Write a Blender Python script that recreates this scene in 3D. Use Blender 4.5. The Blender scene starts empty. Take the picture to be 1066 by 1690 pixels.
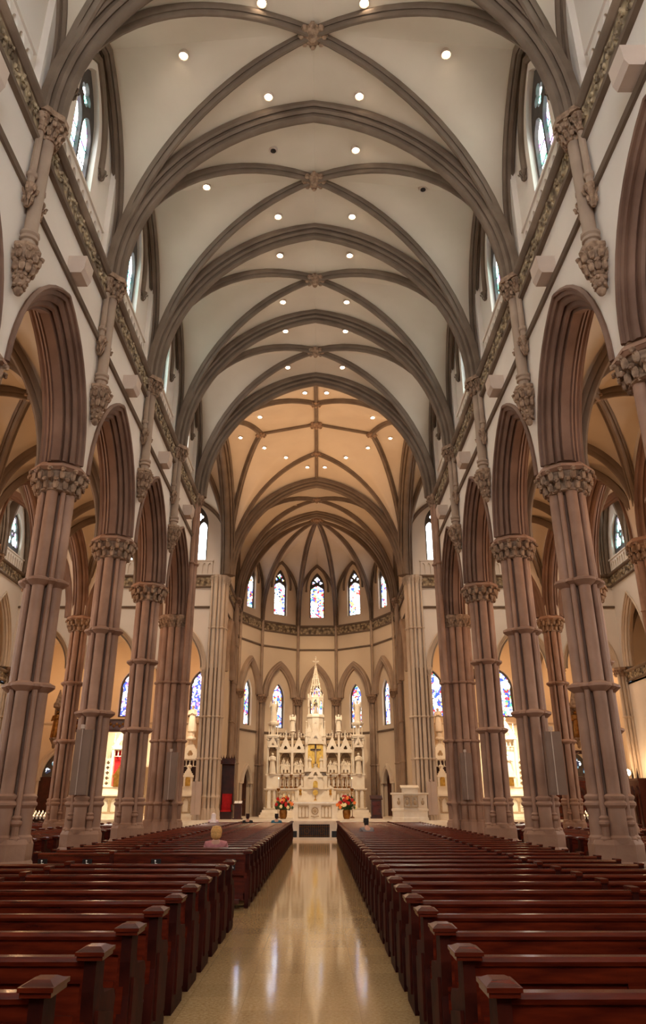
import bpy, math, random
from math import sin, cos, pi, sqrt, atan2, tan, radians
from mathutils import Vector, Matrix
from mathutils.geometry import tessellate_polygon
random.seed(7)
C = bpy.context.scene.collection
SC = bpy.context.scene

# ------------------------------------------------------------------ camera
cam_d = bpy.data.cameras.new('camera'); cam = bpy.data.objects.new('camera', cam_d); C.objects.link(cam)
cam.location = (0.17, 0, 1.7); cam.rotation_euler = (radians(90 + 23.0), 0, 0)
cam_d.sensor_fit = 'VERTICAL'; cam_d.sensor_height = 36; cam_d.lens = 1237 / 1690 * 36
cam_d.shift_x = 6 / 1690; cam_d.shift_y = -45 / 1690; cam_d.clip_end = 300; cam_d.clip_start = 0.05
SC.camera = cam
# ------------------------------------------------------------------ world, exposure
w = bpy.data.worlds.new('world'); SC.world = w; w.use_nodes = True
w.node_tree.nodes['Background'].inputs[0].default_value = (0.75, 0.85, 1.0, 1); w.node_tree.nodes['Background'].inputs[1].default_value = 0.15
SC.view_settings.view_transform = 'Standard'; SC.view_settings.look = 'None'
SC.view_settings.exposure = 0.22; SC.view_settings.gamma = 1.0; SC.view_settings.use_curve_mapping = False
# light levels (W for lamps, strength for lit glass)
L_DOWN_NAVE, L_DOWN_CROSS, L_UP_NAVE, L_UP_CROSS, L_AISLE, L_CHAPEL = 165, 300, 140, 800, 130, 230
G_CLER, G_APSE, G_LOW, G_WEST, G_SIDE = 8.0, 3.2, 2.8, 16.0, 12.0
WARM = (1.0, 0.60, 0.31); DEEP = (1.0, 0.56, 0.27); SOFT = (1.0, 0.84, 0.68); COOL = (0.86, 0.93, 1.0)

# ------------------------------------------------------------------ helpers
def V(*a): return Vector(a)
class MB:
    def __init__(s): s.v = []; s.f = []
    def add(s, vs, fs):
        o = len(s.v); s.v += [tuple(p) for p in vs]; s.f += [tuple(i + o for i in f) for f in fs]; return s
    def box(s, c, d, rz=0, rx=0):
        m = Matrix.Rotation(rz, 3, 'Z') @ Matrix.Rotation(rx, 3, 'X'); c = Vector(c)
        vs = [c + m @ Vector((x * d[0] / 2, y * d[1] / 2, z * d[2] / 2)) for x in (-1, 1) for y in (-1, 1) for z in (-1, 1)]
        return s.add(vs, [(0,1,3,2),(4,6,7,5),(0,4,5,1),(2,3,7,6),(0,2,6,4),(1,5,7,3)])
    def b6(s, x0, x1, y0, y1, z0, z1): return s.box(((x0+x1)/2, (y0+y1)/2, (z0+z1)/2), (abs(x1-x0), abs(y1-y0), abs(z1-z0)))
    def lathe(s, prof, c=(0,0,0), n=12, a0=0, sx=1, sy=1):
        vs = []; fs = []; m = len(prof)
        for k in range(n):
            a = a0 + 2*pi*k/n
            for r, z in prof: vs.append((c[0] + sx*r*cos(a), c[1] + sy*r*sin(a), c[2] + z))
        for k in range(n):
            k2 = (k+1) % n
            for j in range(m-1): fs.append((k*m+j, k2*m+j, k2*m+j+1, k*m+j+1))
        fs.append(tuple(k*m for k in range(n))[::-1]); fs.append(tuple(k*m+m-1 for k in range(n)))
        return s.add(vs, fs)
    def cyl(s, x, y, z0, z1, r, n=12, r2=None): return s.lathe([(r, z0), (r if r2 is None else r2, z1)], (x, y, 0), n, pi/n)
    def ball(s, c, r, n=8, m=6):
        if not hasattr(r, '__len__'): r = (r, r, r)
        vs = [(c[0], c[1], c[2]-r[2])]; fs = []
        for j in range(1, m):
            p = -pi/2 + pi*j/m
            for k in range(n): a = 2*pi*k/n; vs.append((c[0]+r[0]*cos(p)*cos(a), c[1]+r[1]*cos(p)*sin(a), c[2]+r[2]*sin(p)))
        vs.append((c[0], c[1], c[2]+r[2])); T = len(vs)-1
        for k in range(n):
            k2 = (k+1) % n; fs.append((0, 1+k2, 1+k)); fs.append((T, T-n+k, T-n+k2))
            for j in range(m-2): fs.append((1+j*n+k, 1+j*n+k2, 1+(j+1)*n+k2, 1+(j+1)*n+k))
        return s.add(vs, fs)
    def sweep(s, prof, pts, B, closed=False):
        # prof: closed polygon of (n, b); n along T x B direction, b along B
        pts = [Vector(p) for p in pts]; B = Vector(B).normalized(); N = len(pts); m = len(prof); vs = []; fs = []
        for i, p in enumerate(pts):
            if closed: t = pts[(i+1) % N] - pts[i-1]; k = 1
            else:
                a = (pts[i]-pts[i-1]).normalized() if i > 0 else None; b = (pts[i+1]-pts[i]).normalized() if i < N-1 else None
                t = (a or b) + (b or a)
                k = 1/max(.5, (t.normalized().dot((a or b))))
            t.normalize(); n = t.cross(B).normalized()
            for (q, b_) in prof: vs.append(p + n*q*k + B*b_)
        for i in range(N if closed else N-1):
            i2 = (i+1) % N
            for j in range(m):
                j2 = (j+1) % m; fs.append((i*m+j, i*m+j2, i2*m+j2, i2*m+j))
        if not closed: fs.append(tuple(range(m))[::-1]); fs.append(tuple((N-1)*m+j for j in range(m)))
        return s.add(vs, fs)
    def tube(s, pts, r, n=6, closed=False):
        pts = [Vector(p) for p in pts]; N = len(pts); vs = []; fs = []; ref = Vector((0.13, 0.21, 1)).normalized()
        for i, p in enumerate(pts):
            t = (pts[(i+1) % N] - pts[i-1]) if closed else (pts[min(i+1, N-1)] - pts[max(i-1, 0)])
            t.normalize(); a = t.cross(ref)
            if a.length < .05: a = t.cross(Vector((1, 0, 0)))
            a.normalize(); b = t.cross(a); rr = r[i] if hasattr(r, '__len__') else r
            for k in range(n): q = 2*pi*k/n; vs.append(p + a*rr*cos(q) + b*rr*sin(q))
        for i in range(N if closed else N-1):
            i2 = (i+1) % N
            for k in range(n): k2 = (k+1) % n; fs.append((i*n+k, i*n+k2, i2*n+k2, i2*n+k))
        if not closed: fs.append(tuple(range(n))[::-1]); fs.append(tuple((N-1)*n+k for k in range(n)))
        return s.add(vs, fs)
    def loft(s, A, B, n=6, bulge=0, up=(0,0,1)):
        m = len(A); vs = []; fs = []; up = Vector(up)
        for i in range(m):
            for j in range(n+1):
                q = j/n; vs.append(Vector(A[i])*(1-q) + Vector(B[i])*q + up*bulge*sin(pi*q)*sin(pi*i/(m-1)))
        for i in range(m-1):
            for j in range(n): a = i*(n+1)+j; fs.append((a, a+1, a+n+2, a+n+1))
        return s.add(vs, fs)
    def flat(s, outer, holes, th, M):
        # plate in the (u,v) plane, thickness from w=0 to w=th ; M maps (u,v,w)
        loops = [outer] + list(holes); tris = tessellate_polygon([[Vector((p[0], p[1], 0)) for p in l] for l in loops])
        P = [p for l in loops for p in l]; n = len(P)
        vs = [M(p[0], p[1], 0) for p in P] + [M(p[0], p[1], th) for p in P]; fs = []
        for t in tris: fs.append(tuple(t)); fs.append(tuple(i+n for i in t)[::-1])
        o = 0
        for l in loops:
            k = len(l)
            for i in range(k): j = (i+1) % k; fs.append((o+i, o+j, o+j+n, o+i+n))
            o += k
        return s.add(vs, fs)
    def obj(s, name, mat, parent=None, sharp=35, kind=None, label=None, cat=None, group=None):
        me = bpy.data.meshes.new(name); me.from_pydata(s.v, [], s.f); me.update()
        import bmesh
        bm = bmesh.new(); bm.from_mesh(me); bmesh.ops.recalc_face_normals(bm, faces=bm.faces); bm.to_mesh(me); bm.free()
        if sharp: me.shade_smooth(); me.set_sharp_from_angle(angle=radians(sharp))
        me.materials.append(mat); o = bpy.data.objects.new(name, me); C.objects.link(o)
        if parent is not None: o.parent = parent
        tag(o, label, cat, group, kind); return o
def tag(o, label=None, cat=None, group=None, kind=None):
    if label: o['label'] = label
    if cat: o['category'] = cat
    if group: o['group'] = group
    if kind: o['kind'] = kind
    return o
def thing(name, label, cat, loc=(0,0,0), rz=0, group=None, kind=None):
    o = bpy.data.objects.new(name, None); o.empty_display_size = .2; C.objects.link(o); o.location = loc; o.rotation_euler = (0, 0, rz)
    return tag(o, label, cat, group, kind)
def dup(root, loc, rz=0, label=None, group=None, scale=None):
    def cp(o, par):
        c = o.copy(); C.objects.link(c)
        if par is not None: c.parent = par
        for ch in kids.get(o.name, ()): cp(ch, c)
        return c
    kids = {}
    def walk(o):
        kids[o.name] = list(o.children)
        for ch in o.children: walk(ch)
    walk(root); r = cp(root, None); r.location = loc; r.rotation_euler = (0, 0, rz)
    if scale: r.scale = scale
    if label: r['label'] = label
    if group: r['group'] = group
    return r
def lamp(name, kind, loc, power, color, size=.2, parent=None, rot=None, spot=None, blend=.6):
    d = bpy.data.lights.new(name, kind); d.energy = power; d.color = color
    if kind == 'AREA': d.shape = 'DISK'; d.size = size
    else: d.shadow_soft_size = size
    if kind == 'SPOT': d.spot_size = spot or radians(120); d.spot_blend = blend
    o = bpy.data.objects.new(name, d); C.objects.link(o); o.location = loc
    if rot: o.rotation_euler = rot
    if parent is not None: o.parent = parent
    return o
def aim(kind_name, loc, target, power, color, size, ang, blend=1.0):
    d = Vector(target)-Vector(loc); o = lamp(kind_name, 'SPOT', loc, power, color, size, None, None, radians(ang), blend); o.rotation_euler = d.to_track_quat('-Z', 'Y').to_euler(); return o
def arc(p0, p1, n=16, stilt=0):
    # pointed half arch: rises vertically from p0 and curves over to the apex p1
    p0 = Vector(p0); p1 = Vector(p1); h = Vector((p1.x-p0.x, p1.y-p0.y, 0)); s = h.length; h.normalize(); z0 = p0.z + stilt; r = p1.z - z0
    pts = [p0.copy()] if stilt > 0 else []
    if r >= s:
        R = (s*s+r*r)/(2*s); a1 = math.asin(min(1, r/R))
        for i in range(n+1):
            a = a1*i/n; q = R - R*cos(a); pts.append(Vector((p0.x, p0.y, z0 + R*sin(a))) + h*q)
    else:
        for i in range(n+1):
            a = pi/2*i/n; pts.append(Vector((p0.x, p0.y, z0 + r*sin(a))) + h*s*(1-cos(a)))
    return pts
def resample(pts, n):
    pts = [Vector(p) for p in pts]; L = [0]
    for i in range(1, len(pts)): L.append(L[-1] + (pts[i]-pts[i-1]).length)
    out = []; j = 0
    for k in range(n+1):
        t = L[-1]*k/n
        while j < len(L)-2 and L[j+1] < t: j += 1
        q = (t-L[j])/max(1e-9, L[j+1]-L[j]); out.append(pts[j].lerp(pts[j+1], min(1, max(0, q))))
    return out
def pointed(hw, z0, zs, za, cx=0, n=9):
    # 2D outline of a pointed opening (u,v), from bottom left, clockwise
    s = hw; r = za-zs; R = (s*s+r*r)/(2*s) if r >= s else None; o = [(cx-hw, z0)] if zs > z0 + 1e-6 else []
    for i in range(n+1):
        if R: a = math.asin(min(1, r/R))*i/n; o.append((cx-hw+R-R*cos(a), zs+R*sin(a)))
        else: a = pi/2*i/n; o.append((cx-hw*cos(a), zs+r*sin(a)))
    l = o[:-1]; return o + [(2*cx-x, z) for x, z in reversed(l)]
def foil(cx, cz, r, k=4, n=40, a0=0):
    o = []
    for i in range(n):
        t = 2*pi*i/n + a0; q = r*(.55 + .45*abs(cos(k/2*(t-a0)))**.7); o.append((cx+q*cos(t), cz+q*sin(t)))
    return o
def plane(O, U, W):
    O = Vector(O); U = Vector(U).normalized(); W = Vector(W).normalized()
    return lambda u, v, w_: O + U*u + Vector((0, 0, v)) + W*w_

# ------------------------------------------------------------------ materials
def nm(name):
    m = bpy.data.materials.new(name); m.use_nodes = True; return m, m.node_tree.nodes, m.node_tree.links, m.node_tree.nodes['Principled BSDF']
def hexc(r, g, b): return tuple(((c/255) ** 2.2) for c in (r, g, b)) + (1,)
def noisy(name, c1, c2, scale=3, rough=.7, bump=0, bscale=20, metal=0, spec=.4, detail=5):
    m, N, L, P = nm(name); tc = N.new('ShaderNodeTexCoord'); t = N.new('ShaderNodeTexNoise'); t.inputs['Scale'].default_value = scale; t.inputs['Detail'].default_value = detail
    r = N.new('ShaderNodeValToRGB'); r.color_ramp.elements[0].position = .35; r.color_ramp.elements[1].position = .68
    r.color_ramp.elements[0].color = c1; r.color_ramp.elements[1].color = c2
    L.new(tc.outputs['Object'], t.inputs['Vector']); L.new(t.outputs['Fac'], r.inputs[0]); L.new(r.outputs[0], P.inputs['Base Color'])
    P.inputs['Roughness'].default_value = rough; P.inputs['Metallic'].default_value = metal; P.inputs['Specular IOR Level'].default_value = spec
    if bump:
        t2 = N.new('ShaderNodeTexNoise'); t2.inputs['Scale'].default_value = bscale; b = N.new('ShaderNodeBump'); b.inputs['Strength'].default_value = bump; b.inputs['Distance'].default_value = .02
        L.new(tc.outputs['Object'], t2.inputs['Vector']); L.new(t2.outputs['Fac'], b.inputs['Height']); L.new(b.outputs[0], P.inputs['Normal'])
    return m
M = {}
M['vault'] = noisy('vault_plaster', hexc(192,174,152), hexc(202,185,163), .6, .85)
M['rib'] = noisy('rib_stone', hexc(102,85,70), hexc(118,100,84), 1.5, .75, .15, 30)
M['plaster'] = noisy('wall_plaster', hexc(214,201,186), hexc(222,210,196), .5, .85)
M['apse_wall'] = noisy('apse_plaster', hexc(206,184,156), hexc(216,194,166), .5, .85)
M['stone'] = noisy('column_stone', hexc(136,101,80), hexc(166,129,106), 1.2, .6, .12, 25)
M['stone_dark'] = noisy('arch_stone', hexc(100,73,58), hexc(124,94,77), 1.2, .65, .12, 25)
M['stone_mid'] = noisy('shaft_stone', hexc(140,117,98), hexc(162,138,117), 1.2, .6, .1, 25)
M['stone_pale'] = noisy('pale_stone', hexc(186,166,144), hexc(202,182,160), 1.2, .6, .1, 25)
M['capital'] = noisy('capital_stone', hexc(118,92,72), hexc(166,136,110), 9, .7, .4, 40)
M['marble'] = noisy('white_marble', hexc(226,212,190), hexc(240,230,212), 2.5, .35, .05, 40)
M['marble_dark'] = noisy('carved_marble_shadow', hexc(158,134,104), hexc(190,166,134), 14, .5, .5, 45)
M['marble_shade'] = noisy('shaded_marble', hexc(104,80,54), hexc(140,114,84), 14, .6, .5, 45)  # marble darkened to put shade into the recesses
M['gold'] = noisy('gold', hexc(190,140,60), hexc(225,178,90), 6, .3, .1, 30, 1.0)
M['brass'] = noisy('brass', hexc(116,76,38), hexc(160,112,62), 6, .35, 0, 30, 1.0)
M['black'] = noisy('black_metal', hexc(24,20,18), hexc(36,30,28), 6, .4)
M['darkwood'] = noisy('dark_wood', hexc(52,24,16), hexc(74,34,22), 4, .35, .05, 30)
M['tracery'] = noisy('window_tracery', hexc(62,56,52), hexc(80,72,66), 5, .6)
M['fixture'] = noisy('fixture_paint', hexc(190,168,150), hexc(198,176,158), 2, .5)
M['box'] = noisy('speaker_paint', hexc(128,104,88), hexc(136,112,96), 2, .5)
M['red'] = noisy('red_cloth', hexc(170,24,30), hexc(200,36,40), 5, .8)
M['white'] = noisy('white_cloth', hexc(232,228,222), hexc(244,242,238), 5, .8)
def wood():
    m, N, L, P = nm('pew_wood'); tc = N.new('ShaderNodeTexCoord'); mp = N.new('ShaderNodeMapping'); mp.inputs['Scale'].default_value = (1.2, 9, 9)
    t = N.new('ShaderNodeTexNoise'); t.inputs['Scale'].default_value = 2.5; t.inputs['Detail'].default_value = 6
    r = N.new('ShaderNodeValToRGB'); e = r.color_ramp.elements; e[0].position = .3; e[1].position = .75; e[0].color = hexc(58,18,10); e[1].color = hexc(102,38,20)
    L.new(tc.outputs['Object'], mp.inputs[0]); L.new(mp.outputs[0], t.inputs['Vector']); L.new(t.outputs['Fac'], r.inputs[0]); L.new(r.outputs[0], P.inputs['Base Color'])
    P.inputs['Roughness'].default_value = .26; P.inputs['Specular IOR Level'].default_value = .5; P.inputs['Coat Weight'].default_value = .2; P.inputs['Coat Roughness'].default_value = .12
    return m
M['wood'] = wood()
M['endwood'] = noisy('pew_end_wood', hexc(44,16,10), hexc(70,28,18), 5, .6, .05, 30, 0, .1)
def floor_mat():
    m, N, L, P = nm('polished_floor'); tc = N.new('ShaderNodeTexCoord'); br = N.new('ShaderNodeTexBrick'); br.offset = 0
    br.inputs['Scale'].default_value = 1; br.inputs['Brick Width'].default_value = .53; br.inputs['Row Height'].default_value = .53; br.inputs['Mortar Size'].default_value = .004
    br.inputs['Color1'].default_value = (.95,.95,.95,1); br.inputs['Color2'].default_value = (.75,.75,.75,1); br.inputs['Mortar'].default_value = (.62,.6,.56,1)
    t = N.new('ShaderNodeTexNoise'); t.inputs['Scale'].default_value = 32; t.inputs['Detail'].default_value = 10; t.inputs['Roughness'].default_value = .75; r = N.new('ShaderNodeValToRGB'); e = r.color_ramp.elements
    e[0].position = .36; e[1].position = .66; e[0].color = hexc(170,132,84); e[1].color = hexc(222,188,136)
    mx = N.new('ShaderNodeMixRGB'); mx.blend_type = 'MULTIPLY'; mx.inputs[0].default_value = .8
    L.new(tc.outputs['Object'], br.inputs['Vector']); L.new(tc.outputs['Object'], t.inputs['Vector']); L.new(t.outputs['Fac'], r.inputs[0])
    L.new(r.outputs[0], mx.inputs[1]); L.new(br.outputs['Color'], mx.inputs[2]); L.new(mx.outputs[0], P.inputs['Base Color'])
    P.inputs['Roughness'].default_value = .08; P.inputs['Specular IOR Level'].default_value = .6
    t2 = N.new('ShaderNodeTexNoise'); t2.inputs['Scale'].default_value = 5; b = N.new('ShaderNodeBump'); b.inputs['Strength'].default_value = .03; b.inputs['Distance'].default_value = .02
    L.new(tc.outputs['Object'], t2.inputs['Vector']); L.new(t2.outputs['Fac'], b.inputs['Height']); L.new(b.outputs[0], P.inputs['Normal'])
    return m
M['floor'] = floor_mat()
def frieze_mat():
    m, N, L, P = nm('frieze_relief'); tc = N.new('ShaderNodeTexCoord'); v = N.new('ShaderNodeTexVoronoi'); v.inputs['Scale'].default_value = 5.5; v.feature = 'SMOOTH_F1'
    r = N.new('ShaderNodeValToRGB'); e = r.color_ramp.elements; e[0].position = .15; e[1].position = .6; e[0].color = hexc(178,156,122); e[1].color = hexc(86,68,48)
    b = N.new('ShaderNodeBump'); b.inputs['Strength'].default_value = .9; b.inputs['Distance'].default_value = .06; b.invert = True
    L.new(tc.outputs['Object'], v.inputs['Vector']); L.new(v.outputs['Distance'], r.inputs[0]); L.new(r.outputs[0], P.inputs['Base Color']); L.new(v.outputs['Distance'], b.inputs['Height']); L.new(b.outputs[0], P.inputs['Normal'])
    P.inputs['Roughness'].default_value = .6; return m
M['frieze'] = frieze_mat()
def glass(name, cols, strength, scale=6, lead=.035, mid=.2, ground=1.7):
    # lit stained glass: cells of colour separated by dark leading, white toward the edges of each light
    m, N, L, P = nm(name); tc = N.new('ShaderNodeTexCoord'); v = N.new('ShaderNodeTexVoronoi'); v.inputs['Scale'].default_value = scale
    r = N.new('ShaderNodeValToRGB'); r.color_ramp.interpolation = 'CONSTANT'; sp = N.new('ShaderNodeSeparateColor')
    el = r.color_ramp.elements
    while len(el) < len(cols): el.new(.5)
    for i, (p, c) in enumerate(cols): el[i].position = p; el[i].color = c
    v2 = N.new('ShaderNodeTexVoronoi'); v2.feature = 'DISTANCE_TO_EDGE'; v2.inputs['Scale'].default_value = scale
    gt = N.new('ShaderNodeMath'); gt.operation = 'GREATER_THAN'; gt.inputs[1].default_value = lead
    mx = N.new('ShaderNodeMixRGB'); mx.inputs[1].default_value = (.004,.004,.006,1); em = N.new('ShaderNodeEmission'); em.inputs[1].default_value = strength
    L.new(tc.outputs['Object'], v.inputs['Vector']); L.new(tc.outputs['Object'], v2.inputs['Vector']); L.new(v.outputs['Color'], sp.inputs[0]); L.new(sp.outputs[0], r.inputs[0])
    nz = N.new('ShaderNodeTexNoise'); nz.inputs['Scale'].default_value = ground; nz.inputs['Detail'].default_value = 1; gg = N.new('ShaderNodeMath'); gg.operation = 'GREATER_THAN'; gg.inputs[1].default_value = .5-mid*.1
    mw = N.new('ShaderNodeMixRGB'); mw.inputs[1].default_value = (.92,.97,1,1); L.new(tc.outputs['Object'], nz.inputs['Vector']); L.new(nz.outputs['Fac'], gg.inputs[0]); L.new(gg.outputs[0], mw.inputs[0]); L.new(r.outputs[0], mw.inputs[2])
    L.new(v2.outputs['Distance'], gt.inputs[0]); L.new(gt.outputs[0], mx.inputs[0]); L.new(mw.outputs[0], mx.inputs[2]); L.new(mx.outputs[0], em.inputs[0])
    out = N['Material Output']; N.remove(P); L.new(em.outputs[0], out.inputs[0]); return m
Wt=(.95,.98,1,1); Tl=(.25,.75,.75,1); Gn=(.1,.45,.25,1); Bl=(.06,.1,.55,1); Pu=(.35,.15,.6,1); Rd=(.6,.04,.04,1); Ye=(.8,.6,.15,1); Pk=(.8,.5,.75,1); Dk=(.03,.03,.05,1)
M['g_cler'] = glass('clerestory_glass', [(0,Wt),(.2,Tl),(.45,(.3,.75,.6,1)),(.6,Pk),(.7,Gn),(.8,Wt),(.9,Pu)], G_CLER, 8, .035, 1.0)
M['g_clear'] = glass('clear_leaded_glass', [(0,Wt),(.6,(.9,1,.98,1)),(.8,(.8,.95,1,1))], G_CLER, 5, .02)
M['g_apse'] = glass('apse_glass', [(0,Wt),(.22,(.4,.55,1,1)),(.4,Bl),(.56,Rd),(.7,Ye),(.8,Gn),(.88,Wt),(.95,Dk)], G_APSE, 7)
M['g_purple'] = glass('purple_glass', [(0,Wt),(.25,(.7,.6,1,1)),(.38,Bl),(.6,Pu),(.78,Pk),(.88,Bl)], G_LOW, 9, .035, 1.2)
M['g_figure'] = glass('figure_glass', [(0,Wt),(.2,(.4,.5,1,1)),(.35,Bl),(.55,Rd),(.7,Ye),(.8,Gn),(.88,Bl)], G_LOW, 8)
M['g_side'] = glass('aisle_fill_glass', [(0,Wt),(.4,(.8,.9,1,1)),(.6,Wt),(.8,Ye)], G_SIDE, 6)
M['g_west'] = glass('west_fill_glass', [(0,Wt),(.5,(.9,.85,.7,1)),(.7,(.5,.6,1,1)),(.85,(1,.6,.5,1))], G_WEST, 3)
def emis(name, col, s):
    m, N, L, P = nm(name); em = N.new('ShaderNodeEmission'); em.inputs[0].default_value = col + (1,) if len(col) == 3 else col; em.inputs[1].default_value = s
    L.new(em.outputs[0], N['Material Output'].inputs[0]); N.remove(P); return m
M['bulb'] = emis('lamp_glow', (1, .82, .6), 40); M['bulb_soft'] = emis('globe_glow', (1, .75, .45), 26); M['candle_flame'] = emis('flame', (1, .6, .25), 12)
# ------------------------------------------------------------------ main dimensions (metres, altar end is +Y)
BAY = 4.95
def DY(i): return BAY*(2.2+i)
XN, XC, XA, XO, XT = 5.3, 5.82, 9.7, 13.6, 17.4
ZC, ZV, ZA, ZB = 8.76, 14.13, 20.3, 20.18
YW, YX, YE, YK = DY(-3), DY(4), 43.1, 47.5          # west wall, crossing west, crossing east, chapel back wall
PZ = 0.87                                            # sanctuary level
SIDE = {-1: 'left', 1: 'right'}
ALL_WEBS = []
def struct(name, mb, mat, parent=None, label=None, sharp=35):
    return mb.obj(name, mat, parent, sharp, kind=None if parent else 'structure', label=None if parent else label)
def rib(mb, prof, pts):
    h = Vector(pts[-1]) - Vector(pts[0]); h.z = 0; h.normalize(); return mb.sweep(prof, pts, Vector((0,0,1)).cross(h))
def sym(half): return half + [(n, -b) for n, b in reversed(half)]
P_TRANS = sym([(.03,.34),(-.12,.34),(-.17,.29),(-.13,.22),(-.24,.24),(-.30,.18),(-.25,.12),(-.37,.11),(-.42,.05)])
P_DIAG = sym([(.03,.15),(-.07,.15),(-.12,.11),(-.09,.08),(-.18,.07),(-.22,.03)])
P_WALL = sym([(.03,.16),(-.08,.16),(-.13,.10),(-.10,.06),(-.17,.04)])
P_THIN = sym([(.03,.09),(-.08,.09),(-.13,.04)])
# floor
fl = MB(); fl.b6(-21, 21, YW-.4, 60, -.3, 0); struct('floor', fl, M['floor'], label='polished tan marble tile floor running up the nave to the altar steps', sharp=0)

# ------------------------------------------------------------------ columns
def leafcap(mb, r0, r1, z0, z1, n=12, rows=2, big=1.0):
    h = z1-z0
    mb.lathe([(r0, z0), (r0*1.12, z0+.02), (r0*1.12, z0+.05), (r0, z0+.07), (r0*1.02, z0+h*.4), (r1*.92, z1-.02), (r1*.92, z1)], (0,0,0), 16)
    for k in range(rows):
        zz = z0 + h*(.36 + .42*k/max(1, rows-1)); rr = r0 + (r1-r0)*(.45 + .5*k/max(1, rows-1)); s = .11*h/.5*big
        for j in range(n):
            a = 2*pi*(j+.5*k)/n; mb.ball((rr*cos(a), rr*sin(a), zz-s*.4), (s*.62, s*.62, s*1.15), 6, 5); mb.ball((rr*1.15*cos(a), rr*1.15*sin(a), zz+s*.55), (s*.6, s*.6, s*.42), 6, 4); mb.ball((rr*1.2*cos(a), rr*1.2*sin(a), zz+s*.2), s*.33, 5, 3)
            mb.tube([(r0*cos(a), r0*sin(a), zz-h*.36), (rr*.99*cos(a), rr*.99*sin(a), zz-s*.4), (rr*1.12*cos(a), rr*1.12*sin(a), zz+s*.5)], [s*.3, s*.5, s*.3], 4)
def octo(mb, r, z0, z1, r2=None): mb.lathe([(r, z0), (r, z1)] if r2 is None else [(r, z0), (r2, z1)], (0,0,0), 8, pi/8)
BIG = [(.285*cos(a), .285*sin(a)) for a in (0, pi/2, pi, 3*pi/2)]; SML = [(.325*cos(a+pi/4), .33*sin(a+pi/4)) for a in (0, pi/2, pi, 3*pi/2)]
def make_column(loc, label, group=None, name='nave_column'):
    t = thing(name, label, 'column', loc, group=group); S = M['stone']
    m = MB(); octo(m, .56, 0, .62); octo(m, .56, .62, .70, .51); octo(m, .51, .70, .98); octo(m, .51, .98, 1.06, .47); m.obj('plinth', S, t)
    m = MB(); m.b6(-.16, .16, -.16, .16, 1.0, 8.2); m.obj('core', M['stone_dark'], t)  # darker core paints shade into the gaps between shafts
    for x, y in BIG:
        m = MB(); m.lathe([(.2,1.0),(.2,1.1),(.165,1.14),(.165,1.6),(.215,1.66),(.215,1.70),(.17,1.74),(.2,1.79),(.2,1.82),(.145,1.86)], (x,y,0), 14); m.obj('base_moulding', S, t)
        m = MB(); m.cyl(x, y, 1.84, 8.2, .128, 14); m.obj('shaft', S, t)
    for x, y in SML:
        m = MB(); m.lathe([(.12,1.0),(.12,1.08),(.075,1.12),(.075,1.28),(.115,1.33),(.115,1.37),(.08,1.40),(.1,1.44),(.06,1.48)], (x,y,0), 10); m.obj('base_moulding', S, t)
        m = MB(); m.cyl(x, y, 1.46, 8.2, .056, 10); m.obj('thin_shaft', S, t)
    for z in (3.89, 6.08):
        m = MB()
        for x, y in BIG: m.lathe([(.13,z-.12),(.2,z-.07),(.255,z-.02),(.255,z+.03),(.15,z+.08)], (x,y,0), 14)
        for x, y in SML: m.lathe([(.06,z-.08),(.15,z-.02),(.15,z+.03),(.06,z+.07)], (x,y,0), 10)
        m.obj('ring', M['stone'], t)
    m = MB(); leafcap(m, .40, .56, 8.12, 8.62, 14, 2, 1.0); m.obj('capital', M['capital'], t)
    m = MB(); octo(m, .56, 8.58, 8.64, .62); octo(m, .64, 8.64, 8.70); octo(m, .62, 8.70, 8.76, .58); m.obj('abacus', S, t); return t
ORD = ['first','second','third','fourth','fifth','sixth','seventh','eighth','ninth','tenth','eleventh','twelfth','thirteenth','fourteenth','fifteenth','sixteenth','seventeenth','eighteenth','nineteenth','twentieth']
ORD += ['twenty-'+o for o in ORD[:9]] + ['thirtieth'] + ['thirty-'+o for o in ORD[:9]] + ['fortieth'] + ['forty-'+o for o in ORD[:9]]
GC = 'clustered stone columns of the nave arcade'
col0 = None
names = {0:'with only its capital in the frame, nearest the viewer', 1:'nearest column standing fully in view', 2:'second column in view, counted toward the altar', 3:'third column in view, before the crossing pier'}
for i in range(-1, 4):
    for s in (-1, 1):
        if i < 0: lab = 'clustered stone column of the %s arcade, beside the viewer outside the frame' % SIDE[s]
        else: lab = 'clustered pinkish stone column, %s arcade, %s' % (SIDE[s], names[i])
        if col0 is None: col0 = make_column((s*XC, DY(i), 0), lab, GC)
        else: dup(col0, (s*XC, DY(i), 0), 0, lab, GC)
for i in range(0, 5):
    for s in (-1, 1):
        lab = 'clustered stone column between the two %s aisles, %s' % (SIDE[s], 'slim and free-standing at the transept' if i == 4 else '%s from the viewer, behind the nave' % ORD[i])
        c = dup(col0, (s*XA, DY(i), 0), 0, lab, 'clustered columns between the double aisles', (.85, .85, 1))

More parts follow.
